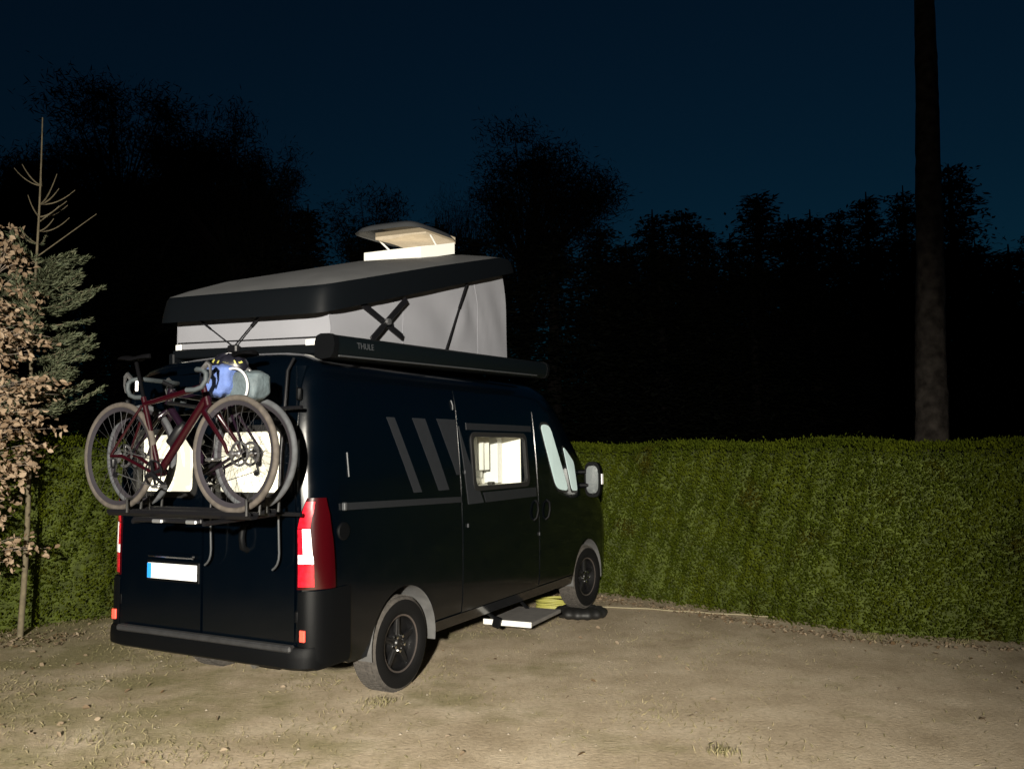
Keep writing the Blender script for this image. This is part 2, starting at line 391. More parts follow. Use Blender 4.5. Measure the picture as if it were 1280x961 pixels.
def rear_pt(y, z, off=0):
    ay = abs(y); x = lean(z)
    yy = ay / max(lerp_tab(WZ, min(z, 2.45)), .1)
    for (a, va), (b_, vb) in zip(WX[:5], WX[1:5]):
        if yy > va: x = lean(z) + a + (b_ - a) * min((yy - va) / (vb - va), 1)
    return (x - off, y, z)

van = empty('camper_van', VAN)
tag(van, 'black pop-top camper van with grey stripes, bicycles on its rear rack', 'van')

def build_body():
    xs = [0, .02, .05, .1, .18, .3, .42, .6, .9, 1.2, 1.6, 2, 2.4, 2.8, 3.2, 3.5, 3.7, 3.9, 4.1, 4.3, 4.5, 4.7, 4.9, 5.0, 5.1, 5.15, 5.25, 5.3, 5.35, 5.45, 5.52]
    zs = [q[0] for q in WZ]; V = []; F = []
    P = 2 * len(zs) - 1   # left bottom .. roof centre .. right bottom
    for x in xs:
        L = [body_pt(x, z) for z in zs]
        V += L + [(q[0], -q[1], q[2]) for q in L[-2::-1]]
    for i in range(len(xs) - 1):
        for k in range(P): F.append((i * P + k, i * P + (k + 1) % P, (i + 1) * P + (k + 1) % P, (i + 1) * P + k))
    rec = []                         # the rear is a shallow tub that the two doors close
    for kx, ins in ((.0, .955), (.075, .95)):
        rec.append(len(V)); L = []
        for q in V[:P]: L.append((q[0] + kx, q[1] * ins, 1.45 + (q[2] - 1.45) * ins))
        V += L
    base = [0] + rec
    for a, b2 in zip(base, base[1:]):
        for k in range(P): F.append((a + k, a + (k + 1) % P, b2 + (k + 1) % P, b2 + k))
    for i, flip in ((rec[-1], False), ((len(xs) - 1) * P, True)):
        for k in range(len(zs) - 1):
            q = [i + k, i + P - 1 - k, i + P - 2 - k, i + k + 1]
            q = list(dict.fromkeys(q)); F.append(tuple(q[::-1] if flip else q))
    mb = MB().add(V, F); o = mb.build('body', 'paint', None)
    cut = MB()
    for cx in (XR + .02, XF):
        for s in (-1, 1):
            prof = [(0, s * .66), (.415, s * .66), (.415, s * 1.2), (0, s * 1.2)]
            cut.lathe(prof if s > 0 else prof[::-1], (cx, 0, .37), 'y', 48)
    c1 = cut.build('cut', 'paint')
    c2 = MB().box((2.595, -.85, 1.71), (1.06, .62, .48)).build('cut2', 'paint')
    import bmesh
    for c in (o, c1, c2):
        bm = bmesh.new(); bm.from_mesh(c.data); bmesh.ops.remove_doubles(bm, verts=bm.verts, dist=1e-6); bmesh.ops.recalc_face_normals(bm, faces=bm.faces); bm.to_mesh(c.data); bm.free()
    for c in (c1, c2):
        m = o.modifiers.new('b', 'BOOLEAN'); m.operation = 'DIFFERENCE'; m.solver = 'EXACT'; m.object = c
    bpy.context.view_layer.update()
    me = bpy.data.meshes.new_from_object(o.evaluated_get(bpy.context.evaluated_depsgraph_get()))
    o.modifiers.clear(); o.data = me
    for c in (c1, c2): bpy.data.objects.remove(c)
    me.polygons.foreach_set('use_smooth', [True] * len(me.polygons)); me.set_sharp_from_angle(angle=R_(28))
    o.parent = van
    return o
body = build_body()

def loop_rr(x0, x1, z0, z1, r, n=5, sk0=0, sk1=0):
    """rounded rectangle outline in 2D; sk: horizontal shift at top for left / right edge"""
    pts = []
    for cx, cz, a in ((x1 - r, z1 - r, 0), (x0 + r, z1 - r, 90), (x0 + r, z0 + r, 180), (x1 - r, z0 + r, 270)):
        for k in range(n): th = R_(a + 90 * k / (n - 1)); pts.append((cx + r * math.cos(th), cz + r * math.sin(th)))
    return pts
def ring(fn, outer, inner, o1, o2, name, m, parent):
    """frame between two outlines, raised o1 at outer edge to o2 on top"""
    N = len(outer); mb = MB(); V = [fn(*q, 0.0) for q in outer] + [fn(*q, o2) for q in outer] + [fn(*q, o2) for q in inner] + [fn(*q, o1) for q in inner]; F = []
    for a in range(3):
        for k in range(N): F.append((a * N + k, a * N + (k + 1) % N, (a + 1) * N + (k + 1) % N, (a + 1) * N + k))
    return mb.add(V, F).build(name, m, parent, 40)
def fill(fn, outline, off, name, m, parent, thick=.004):
    N = len(outline); V = [fn(*q, off) for q in outline] + [fn(*q, off - thick) for q in outline]
    F = [tuple(range(N))] + [(k, k + N, (k + 1) % N + N, (k + 1) % N) for k in range(N)]
    return MB().add(V, F).build(name, m, parent)
S = lambda x, z, o: side_pt(x, z, o)
Rr = lambda y, z, o: rear_pt(y, z, o)

# sliding door with window opening
wx0, wx1, wz0, wz1 = 2.085, 3.105, 1.478, 1.942
us = sorted(set(lin(1.86, wx0, 3) + lin(wx0, wx1, 7) + lin(wx1, 3.30, 3))); vsl = sorted(set(lin(.42, wz0, 9) + lin(wz0, wz1, 5) + lin(wz1, 2.33, 5)))
sdoor = MB().grid(lambda u, v: side_pt(u, v, .005), us, vsl, lambda u, v: wx0 < u < wx1 and wz0 < v < wz1, lambda u, v: side_pt(u, v, -.004)).build('sliding_door', 'paint', van, 30)
o_, i_ = loop_rr(wx0 - .03, wx1 + .03, wz0 - .03, wz1 + .03, .07), loop_rr(wx0 + .012, wx1 - .012, wz0 + .012, wz1 - .012, .05)
ring(S, o_, i_, -.02, .016, 'window_frame', 'rubber', sdoor)
fill(S, loop_rr(wx0, wx1, wz0, wz1, .05), .004, 'window_pane', 'glass', sdoor)
def handle(x, z, parent):
    mb = MB(); y = lambda o: -(side_y(x, z) + o)
    mb.tube([(x - .02, y(0), z - .10), (x - .015, y(.035), z - .07), (x, y(.045), z), (x + .015, y(.035), z + .07), (x + .02, y(0), z + .10)], .014, 8)
    return mb.build('door_handle', 'plastic', parent, 60)
handle(3.23, 1.20, sdoor)
# cab door
def apill(v): return lerp_tab([(.5, 4.14), (.75, 4.16), (.78, 4.22), (.95, 4.62), (1.38, 4.70), (1.5, 4.66), (2.25, 3.95)], v)
vsl = [.45, .55, .65, .75, .8, .9, 1.0, 1.15, 1.3, 1.4, 1.55, 1.7, 1.85, 2.0, 2.12, 2.2]
cdoor = MB().grid(lambda t, v: side_pt(3.335 + t * (apill(v) - .05 - 3.335), v, .005), lin(0, 1, 9), vsl, None, lambda t, v: side_pt(3.335 + t * (apill(v) - .05 - 3.335), v, -.004)).build('cab_door', 'paint', van, 30)
handle(3.50, 1.19, cdoor)
def smooth_poly(pts, r=.05, n=4):
    out = []; N = len(pts)
    for i in range(N):
        p0, p1, p2 = Vector(pts[i - 1]), Vector(pts[i]), Vector(pts[(i + 1) % N])
        a = p1 + (p0 - p1).normalized() * min(r, (p0 - p1).length * .4); c = p1 + (p2 - p1).normalized() * min(r, (p2 - p1).length * .4)
        for t in lin(0, 1, n): out.append(tuple(a * (1 - t) ** 2 + p1 * 2 * t * (1 - t) + c * t * t))
    return out
def inset(pts, d):
    c = Vector((sum(q[0] for q in pts) / len(pts), sum(q[1] for q in pts) / len(pts)))
    return [tuple(Vector(q) + (c - Vector(q)).normalized() * d) for q in pts]
dw = smooth_poly([(3.475, 2.075), (3.71, 2.07), (4.075, 1.355), (3.80, 1.385), (3.72, 1.46)], .09)
fill(S, inset(dw, -.03), .010, 'window_seal', 'rubber', cdoor); wnd = fill(S, dw, .014, 'cab_window', 'mat_silver', cdoor)
qw = smooth_poly([(4.02, 1.84), (4.10, 1.80), (4.30, 1.67), (4.325, 1.345), (4.165, 1.355)], .04)
fill(S, inset(qw, -.025), .010, 'window_seal', 'rubber', cdoor); fill(S, qw, .014, 'quarter_window', 'mat_silver', cdoor)
# interior seen through the sliding door window
room = MB()
x0, x1, z0, z1, yb, yf = 2.07, 3.12, 1.475, 1.945, -.56, -.94
room.add([(x0, yf, z0), (x1, yf, z0), (x1, yf, z1), (x0, yf, z1), (x0, yb, z0), (x1, yb, z0), (x1, yb, z1), (x0, yb, z1)], [(4, 5, 6, 7), (0, 1, 5, 4), (2, 3, 7, 6), (0, 4, 7, 3), (1, 2, 6, 5)])
room.build('interior_lining', 'cream', van)
mbx = MB(); mbx.box((2.33, -.60, 1.74), (.47, .05, .40), None, .006); mbx.build('cabinet_door', 'furn', van)
MB().box((2.75, -.60, 1.74), (.30, .05, .40), None, .006).build('cabinet_door', 'furn', van)
MB().box((3.045, -.66, 1.71), (.10, .16, .455), None, .006).build('wardrobe_side', 'white', van)
MB().box((2.585, -.61, 1.71), (.02, .04, .46)).build('blind_rail', 'dark', van)
MB().box((2.13, -.88, 1.53), (.06, .06, .07), None, .01).build('window_latch', 'dark', van)
MB().box((2.62, -.88, 1.495), (.07, .05, .03), None, .006).build('window_latch', 'dark', van)
cl = MB(); cl.grid(lambda u, v: (u, -.74 + .02 * math.sin(u * 60), v), lin(2.60, 2.80, 13), lin(1.62, 1.94, 3)); cl.build('curtain', 'furn', van, 60)
il = bpy.data.lights.new('interior_lamp', 'AREA'); il.energy = .42; il.size = .5; il.size_y = .08; il.shape = 'RECTANGLE'; il.color = (1, .97, .88)
ilo = bpy.data.objects.new('interior_lamp', il); COL.objects.link(ilo); ilo.parent = van; ilo.location = (2.6, -.84, 1.925); ilo.rotation_euler = (R_(-18), 0, 0)

# rear doors
for s in (1, -1):
    us = sorted(set(lin(.012, .10, 3) + lin(.10, .74, 6) + lin(.74, .872, 4))); vsl = sorted(set(lin(.52, 1.52, 9) + lin(1.52, 1.97, 4) + lin(1.97, 2.40, 5)))
    rd = MB().grid(lambda u, v: rear_pt(s * u, v, .008), us, vsl, lambda u, v: .10 < u < .74 and 1.52 < v < 1.97, lambda u, v: rear_pt(s * u, v, -.045)).build('rear_door', 'paint', van, 30)
    o_, i_ = loop_rr(min(s * .07, s * .77), max(s * .07, s * .77), 1.49, 2.0, .06), loop_rr(min(s * .115, s * .725), max(s * .115, s * .725), 1.535, 1.955, .04)
    ring(Rr, o_, i_, -.03, .014, 'window_frame', 'rubber', rd)
    fill(Rr, i_, 0, 'window_pane', 'glass', rd)
    MB().box((.062, s * .42, 1.745), (.008, .64, .445)).build('window_blind', 'blind', rd)
    for z in (.72, 1.66, 2.2):
        MB().box((.012, s * .885, z), (.04, .04, .09), None, .012).build('hinge', 'plastic', rd, 40)
MB().tube([(-.005, -.44, 1.33), (-.05, -.44, 1.31), (-.06, -.44, 1.23), (-.05, -.44, 1.16), (-.005, -.44, 1.14)], .022, 10).build('door_handle', 'plastic', van, 60)
# number plate on the left rear door
pz, py = .955, .305
pl = MB().box((-.018, py, pz), (.012, .52, .112), None, .003).build('number_plate', 'plate', van)
MB().box((-.025, py + .238, pz), (.003, .042, .108)).build('country_strip', 'eublue', pl)
MB().box((-.010, py, pz), (.014, .56, .15), None, .005).build('plate_holder', 'plastic', van)
MB().box((-.035, py - .02, pz + .12), (.05, .5, .035), None, .012).build('plate_light_bar', 'paint', van, 30)
MB().box((-.03, -.01, 1.385), (.02, .09, .025), None, .005).build('badge', 'chrome', van)
# bumper
bp = MB()
yy = [-1.035, -1.03, -1.01, -.96, -.85, -.5, 0, .5, .85, .96, 1.01, 1.03, 1.035]; xx = [.36, .1, .02, -.03, -.055, -.06, -.06, -.06, -.055, -.03, .02, .1, .36]
prof = [(0, .40), (0, .52), (.035, .54), (.06, .54)]
V = []; F = []
for y, x in zip(yy, xx):
    for dx, z in ((.05, .375), (.0, .40), (-.004, .46), (.0, .515), (.012, .53), (.09, .532)): V.append((x + (dx if abs(y) < 1.02 else 0), y * (1 if abs(y) < 1.02 else 1 - max(dx, 0) * .3), z))
for i in range(len(yy) - 1):
    for k in range(5): F.append((i * 6 + k, (i + 1) * 6 + k, (i + 1) * 6 + k + 1, i * 6 + k + 1))
bumper = bp.add(V, F).build('rear_bumper', 'plastic', van, 35)
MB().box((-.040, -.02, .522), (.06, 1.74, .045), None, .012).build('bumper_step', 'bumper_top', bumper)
for s in (1, -1):
    # bumper corner pieces, up to the lamps
    cp = MB(); pp = [(.0, .90), (-.004, .945), (.012, .985), (.045, 1.015), (.1, 1.036), (.2, 1.042), (.36, 1.042)]
    V = []; F = []
    for x, y in pp:
        for z, d in ((.40, -.01), (.45, .004), (.86, .006), (.89, -.004)): V.append((x - d * .7 * (y < .99), s * (y + d * .7 * (y > .96)), z))
    for i in range(len(pp) - 1):
        for k in range(3): F.append((i * 4 + k, i * 4 + k + 1, (i + 1) * 4 + k + 1, (i + 1) * 4 + k))
    cp.add(V, F).build('bumper_corner', 'plastic', bumper, 40)
    MB().box((-.012, s * .948, .604), (.016, .045, .075), None, .004).build('reflector', 'redbright', bumper)
    # tail lamp wrapping round the corner
    pth = [(.010, .892), (.017, .918), (.030, .948), (.052, .982), (.080, 1.010), (.105, 1.028), (.130, 1.040), (.155, 1.045), (.178, 1.046)]
    def lamp(u, v, off=0):
        # u 0..1 along the path, v 0..1 bottom to top
        z = .90 + .60 * v; lo_u = .0 + .28 * max(0, v - .68) / .32; hi_u = 1.0 - .30 * max(0, v) ** 1.5
        t = (lo_u + (hi_u - lo_u) * u) * (len(pth) - 1); i = min(int(t), len(pth) - 2); f = t - i
        x = pth[i][0] * (1 - f) + pth[i + 1][0] * f; y = pth[i][1] * (1 - f) + pth[i + 1][1] * f
        wsc = lerp_tab(WZ, z) / 1.03
        tx_, ty_ = pth[i + 1][0] - pth[i][0], pth[i + 1][1] - pth[i][1]; l = math.hypot(tx_, ty_); nx_, ny_ = -ty_ / l, tx_ / l
        return (x + nx_ * off, s * (y * wsc + ny_ * off), z)
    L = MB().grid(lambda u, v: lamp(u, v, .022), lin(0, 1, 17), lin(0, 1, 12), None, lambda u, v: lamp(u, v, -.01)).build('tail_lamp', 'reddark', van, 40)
    MB().grid(lambda u, v: lamp(u, v, .0245), lin(.04, .40, 10), lin(.03, .275, 4), None, lambda u, v: lamp(u, v, .018)).build('red_lens', 'red', L, 40)
    MB().grid(lambda u, v: lamp(u, v, .0245), lin(.04, .40, 10), lin(.67, .96, 6), None, lambda u, v: lamp(u, v, .018)).build('red_lens', 'red', L, 40)
    MB().grid(lambda u, v: lamp(u, v, .0255), lin(.19, .40, 7), lin(.38, .66, 6), None, lambda u, v: lamp(u, v, .018)).build('white_lens', 'clear', L, 40)
    MB().grid(lambda u, v: lamp(u, v, .0255), lin(.04, .40, 9), lin(.28, .38, 4), None, lambda u, v: lamp(u, v, .018)).build('white_lens', 'clear', L, 40)
    MB().grid(lambda u, v: lamp(u, v, .0245), lin(.04, .19, 5), lin(.38, .66, 6), None, lambda u, v: lamp(u, v, .018)).build('red_lens', 'red', L, 40)

# side stripes, waist trim, small fittings
def quad_side(c4, name, m, off=.003, nu=4, nv=8):
    (a, b_, c, d) = c4   # top-left, top-right, bottom-right, bottom-left
    f = lambda u, v, o: side_pt((a[0] * (1 - u) + b_[0] * u) * (1 - v) + (d[0] * (1 - u) + c[0] * u) * v, (a[1] * (1 - u) + b_[1] * u) * (1 - v) + (d[1] * (1 - u) + c[1] * u) * v, o)
    return MB().grid(lambda u, v: f(u, v, off), lin(0, 1, nu), lin(0, 1, nv), None, lambda u, v: f(u, v, -.002)).build(name, m, van, 40)
quad_side([(.858, 2.067), (.96, 2.067), (1.267, 1.48), (1.157, 1.48)], 'stripe_decal', 'decal')
quad_side([(1.195, 2.07), (1.376, 2.07), (1.668, 1.48), (1.51, 1.48)], 'stripe_decal', 'decal')
quad_side([(1.545, 2.075), (1.852, 2.075), (1.852, 1.60), (1.80, 1.60)], 'stripe_decal', 'decal')
quad_side([(1.875, 2.02), (1.99, 1.75), (2.22, 1.34), (1.955, 1.34)], 'stripe_decal', 'decal', .0095)
quad_side([(2.0, 2.05), (3.26, 2.05), (3.26, 1.99), (2.0, 1.99)], 'window_surround', 'trim', .0095)
quad_side([(2.22, 1.43), (3.28, 1.43), (3.28, 1.34), (2.26, 1.34)], 'window_surround', 'trim', .0095)
quad_side([(.31, 1.452), (1.84, 1.412), (1.84, 1.365), (.31, 1.402)], 'waist_rail', 'trim', .014)
MB().box((.305, -1.035, 1.428), (.035, .03, .055), None, .006).build('rail_end', 'dimmetal', van)
MB().lathe([(0, -1.036), (.055, -1.036), (.062, -1.03), (.065, -1.0)], (.30, -.004, 1.26), 'y', 20).build('filler_cap', 'plastic', van, 40)
MB().tube([side_pt(1.80, 2.24, .004), side_pt(1.805, 2.20, .01), side_pt(1.81, 2.16, .004)], .007, 6).build('side_marker', 'dimmetal', van)
MB().tube([side_pt(.37, 1.80, .004), side_pt(.375, 1.63, .006)], .006, 6).build('panel_seam_trim', 'dimmetal', van)
for x, z in ((1.92, 1.62), (1.93, 1.16), (3.31, .96)): MB().box(side_pt(x, z, .012), (.02, .012, .035), None, .004).build('latch', 'dimmetal', van)
# lower sill skirt
quad_side([(1.45, .43), (4.18, .43), (4.18, .34), (1.45, .34)], 'side_sill', 'paint', .012, 12, 3)

# wing mirror
mm = MB(); mc = Vector((4.50, -1.145, 1.465))
mir = []
for k in range(14):
    pass
def mir_sec(t, sc, dx): return [(mc.x + dx, mc.y + sc * .098 * math.copysign(abs(math.cos(a)) ** .6, math.cos(a)), mc.z + sc * .20 * math.copysign(abs(math.sin(a)) ** .6, math.sin(a))) for a in [2 * math.pi * k / 20 for k in range(20)]]
V = []; F = []
secs = [(1.0, -.03), (1.02, 0), (1.0, .04), (.85, .10), (.5, .14)]
for sc, dx in secs: V += mir_sec(0, sc, dx)
for i in range(len(secs) - 1):
    for k in range(20): F.append((i * 20 + k, i * 20 + (k + 1) % 20, (i + 1) * 20 + (k + 1) % 20, (i + 1) * 20 + k))
F.append(tuple(range(80, 100))); F.append(tuple(range(19, -1, -1)))
mm.add(V, F); mm.tube([(4.46, -.98, 1.40), (4.50, -1.10, 1.40)], .035, 8); mm.tube([(4.46, -.96, 1.55), (4.50, -1.10, 1.55)], .028, 8)
wm = mm.build('wing_mirror', 'plastic', van, 50)
V = mir_sec(0, .78, -.034); MB().add(V, [tuple(range(19, -1, -1))]).build('mirror_glass', 'mirror', wm)
MB().box((4.48, -1.263, 1.47), (.05, .012, .12), None, .005).build('indicator', 'clear', wm)

# awning along the right roof edge
aw = MB(); sec = [(0, 0), (.0, .10), (.015, .138), (.05, .15), (.12, .146), (.155, .125), (.165, .08), (.155, .02), (.13, -.01), (.03, -.015)]
V = []; F = []; ax0, ax1 = .085, 3.36
def awz(x): return 2.452 + (x - ax0) * .032
for x in (ax0, ax1):
    for a, b_ in sec: V.append((x, -(.985 + a), awz(x) + b_))
N = len(sec)
for k in range(N): F.append((k, (k + 1) % N, N + (k + 1) % N, N + k))
F += [tuple(range(N - 1, -1, -1)), tuple(range(N, 2 * N))]
awn = aw.add(V, F).build('awning', 'awning', van, 50)
for x, dx in ((ax0, -.03), (ax1, .03)):
    V = []
    for q in (x - .02 * np.sign(dx), x + dx):
        for a, b_ in sec: V.append((q, -(.985 + .08 + (a - .08) * 1.06), awz(x) + .08 + (b_ - .08) * 1.06))
    MB().add(V, [(k, (k + 1) % N, N + (k + 1) % N, N + k) for k in range(N)] + [tuple(range(N - 1, -1, -1)), tuple(range(N, 2 * N))]).build('end_cap', 'plastic', awn, 40)
MB().tube([(ax0 + .03, -1.142, awz(ax0) + .0), (ax1 - .25, -1.142, awz(ax1 - .25) + .0)], .007, 6).build('lead_rail', 'dimmetal', awn)
tcu = bpy.data.curves.new('label', 'FONT'); tcu.body = 'THULE'; tcu.size = .062; tcu.extrude = .001
to = bpy.data.objects.new('label', tcu); COL.objects.link(to); bpy.context.view_layer.update()
tme = bpy.data.meshes.new_from_object(to); bpy.data.objects.remove(to); tme.materials.append(M['text'])
to = bpy.data.objects.new('awning_lettering', tme); COL.objects.link(to); to.parent = awn; to.rotation_euler = (R_(90 - 5), R_(-1.8), 0); to.location = (.30, -1.1515, awz(.3) + .06)

# pop-top: canvas and shell; the raised roof leans a little to the right
def tl(y): return .045 * y
tent = MB(); B = lambda x, y: (x, y, 2.63 + .035 * (x - .4) + tl(y))
def zshell(x): return 2.86 + .290 * (x - .35)
hw = .80
def tent_pt(u, v):
    """u walks round the canvas from the front left corner over the rear to the front right corner, v up"""
    segs = [((3.10, hw), (.40, hw)), ((.40, hw), (.40, -hw)), ((.40, -hw), (3.12, -hw))]
    i = min(int(u), 2); f = u - i; (xa, ya), (xb, yb_) = segs[i]; x = xa + (xb - xa) * f; y = ya + (yb_ - ya) * f
    x2 = x - (.09 * v * (x - .4) / 2.7); zb = B(x, y)[2]; zt = zshell(x2) + tl(y) + .04
    z = zb + (zt - zb) * v; h = zt - zb
    bulge = .025 * math.sin(math.pi * v) * min(1, h / .5) + .010 * math.sin(2.3 * x * x + 5 * v) * math.sin(math.pi * v) + .022 * math.exp(-((x - 2.75 + .35 * v) / .07) ** 2) * math.sin(math.pi * v) + .016 * math.exp(-((x - 2.1 - .3 * v) / .10) ** 2) * math.sin(math.pi * v) + .018 * math.exp(-((x - 1.35 + .5 * v) / .09) ** 2) * v * (i != 1)
    if i == 2: y -= bulge
    elif i == 0: y += bulge
    else: x2 -= bulge * .6 * math.sin(math.pi * f)
    return (x2, y, z)
us = lin(0, 1, 30)[:-1] + lin(1, 2, 20)[:-1] + lin(2, 3, 40)
tent.grid(tent_pt, us, lin(0, 1, 12))
tn = tent.build('tent_canvas', 'tent', van, 50)
# front closing panel of canvas
MB().add([tent_pt(0, 0), tent_pt(3, 0), tent_pt(3, 1), tent_pt(0, 1)], [(0, 1, 2, 3)]).build('tent_front_panel', 'tent', van)
for u in (1.0, 2.0, 2.33, 2.78):
    MB().tube([Vector(tent_pt(u, v)) + Vector((-.004 if u <= 2 else 0, -.004 if u >= 2 else 0, 0)) for v in lin(.02, .98, 10)], .0025, 5).build('seam', 'tent', tn, 60)
# seam and hem at canvas foot
def hem(us_, name, m, r): MB().tube([Vector(tent_pt(u, .0)) + Vector((-.008 if 1 <= u <= 2 else 0, -.008 if u > 2 else 0, .05)) for u in us_], r, 6).build(name, m, tn)
hem(lin(1.01, 1.99, 10), 'hem', 'black', .006)
for ya, yb_ in ((.80, .735), (-.60, -.815)):
    MB().box((.385, (ya + yb_) / 2, 2.645 + tl((ya + yb_) / 2)), (.02, abs(ya - yb_), .05), None, .006).build('hem_reflector', 'white', tn)
MB().box((.40, 0, 2.588), (.06, 1.66, .07), Matrix.Rotation(.045, 3, 'X'), .01).build('roof_base_rim', 'shell', van)
for s in (-1, 1): MB().box((1.9, s * .82, 2.60 + tl(s * .8)), (3.1, .06, .10), Matrix.Rotation(-.035, 3, 'Y'), .01).build('roof_base_rim', 'shell', van)
# shell: sheared box with rounded plan and crowned top
def shell_pt(u, v):
    """u angle round the plan, v: 0 bottom edge .. 1 top centre"""
    a = u; ca, sa = math.cos(a), math.sin(a); e = .12
    px, py = math.copysign(abs(ca) ** e, ca), math.copysign(abs(sa) ** e, sa)
    ins = lerp_tab([(0, 0), (.15, .005), (.45, .02), (.6, .032), (.7, .12), (.8, .30), (1, 1)], v); h = lerp_tab([(0, 0), (.15, .06), (.45, .17), (.6, .200), (.7, .232), (.8, .275), (1, .315)], v)
    cx, hx, hy = 1.74, 1.50, .90
    fr = max(0, px) ** 6        # nose is slimmer
    x = cx + px * hx * (1 - ins) if True else 0; y = py * hy * (1 - ins)
    hh = h * (1 - .5 * fr * (1 - ins)); lift = .10 * fr * (1 - ins) * (v < .5)
    return (x - .05 * v * (px < 0) * 0, y, zshell(x) + hh + lift * 0 + tl(y))
ua = [2 * math.pi * k / 72 for k in range(73)]
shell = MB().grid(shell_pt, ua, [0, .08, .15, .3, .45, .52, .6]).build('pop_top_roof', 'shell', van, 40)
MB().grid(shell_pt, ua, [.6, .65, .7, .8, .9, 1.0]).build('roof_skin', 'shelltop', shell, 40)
MB().grid(lambda u, v: (lambda q: (1.76 + (q[0] - 1.76) * v, q[1] * v, zshell(1.76 + (q[0] - 1.76) * v) + .004 + tl(q[1] * v)))(shell_pt(u, 0)), ua, [0, .5, 1]).build('roof_underside', 'shell', shell)
# struts
def strut(p, q, r1=.011, r2=.016, par=van):
    p, q = Vector(p), Vector(q); mid = p.lerp(q, .62)
    MB().tube([p, mid], r1, 6).tube([mid, q], r2, 6).build('gas_strut', 'black', par, 60)
strut((.345, .10, 2.63), (.35, .54, 2.91), .006, .010); strut((.345, .10, 2.63), (.35, -.19, 2.87), .006, .010)
MB().box((.345, .10, 2.615), (.05, .10, .06), None, .01).build('strut_bracket', 'black', van)
def bar(p, q, w_=.02):
    p, q = Vector(p), Vector(q); d = q - p; m = d.to_track_quat('Z', 'Y').to_matrix()
    MB().box((p + q) / 2, (w_, .05, d.length), m, .006).build('scissor_arm', 'black', van)
bar((.715, -.86, 2.93), (1.215, -.87, 2.735), .018); bar((1.25, -.89, 3.05), (.80, -.88, 2.66), .018)
MB().lathe([(0, -.02), (.025, -.02), (.025, .02), (0, .02)], (.99, -.895, 2.825), 'y', 12).build('scissor_pivot', 'steel', van, 40)
strut((1.90, -.85, 2.70), (2.27, -.85, 3.36), .010, .014)

# roof hatch, open, light showing from inside
def rp(x, y, h): return (x, y, zshell(x) + .30 + h + tl(y))
hx0, hx1, hy0, hy1 = 2.14, 2.74, -.42, .26
hb = MB(); cs = [(hx0, hy1), (hx0, hy0), (hx1, hy0), (hx1, hy1)]
V = [rp(x, y, -.03) for x, y in cs] + [rp(x, y, .085) for x, y in cs] + [rp(x + .03 * (1 if x == hx0 else -1), y + .03 * (1 if y == hy0 else -1), .085) for x, y in cs] + [rp(x + .03 * (1 if x == hx0 else -1), y + .03 * (1 if y == hy0 else -1), -.0) for x, y in cs]
F = [(a * 4 + k, a * 4 + (k + 1) % 4, (a + 1) * 4 + (k + 1) % 4, (a + 1) * 4 + k) for a in range(3) for k in range(4)]
hatch = hb.add(V, F).build('roof_hatch', 'hatchglow', van)
MB().add([rp(x, y, .012) for x, y in ((hx0 + .03, hy0 + .03), (hx1 - .03, hy0 + .03), (hx1 - .03, hy1 - .03), (hx0 + .03, hy1 - .03))], [(0, 1, 2, 3)]).build('hatch_blind', 'hatchglow', hatch)
def lidp(u, v, h=0):
    """u 0 rear .. 1 front(hinge), v across"""
    th = R_(-16 + 14); x = hx1 + .06 - (1 - u) * .84 * math.cos(th); y = hy0 - .05 + v * (hy1 - hy0 + .10)
    base = zshell(hx1) + .30 + .10 + (1 - u) * .84 * math.sin(th) + tl(y)
    return (x, y, base + h)
def lid_top(a, v):
    ca, sa = math.cos(a), math.sin(a); px, py = math.copysign(abs(ca) ** .35, ca), math.copysign(abs(sa) ** .35, sa); k = 1 - v
    return lidp(.5 + .5 * px * (k if v > .01 else 1), .5 + .5 * py * (k if v > .01 else 1), lerp_tab([(0, 0), (.12, .055), (.3, .09), (1, .105)], v))
lid = MB().grid(lid_top, ua, [0, .06, .12, .2, .3, .6, 1]).build('hatch_lid', 'lid', hatch, 50)
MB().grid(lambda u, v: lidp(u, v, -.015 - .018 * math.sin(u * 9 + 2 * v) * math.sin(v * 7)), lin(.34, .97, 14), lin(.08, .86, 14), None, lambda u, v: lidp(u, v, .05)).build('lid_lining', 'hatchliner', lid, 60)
for y in (hy0 + .06, hy1 - .06):
    q = lidp(.45, .1 if y < 0 else .9); MB().tube([rp(2.52, y, .05), q], .009, 6).build('lid_stay', 'white', hatch)
hl = bpy.data.lights.new('hatch_lamp', 'AREA'); hl.energy = .9; hl.size = .45; hl.color = (1, .80, .5)
hlo = bpy.data.objects.new('hatch_lamp', hl); COL.objects.link(hlo); hlo.parent = van; hlo.location = rp(2.44, -.07, .04); hlo.rotation_euler = (R_(180), 0, 0)

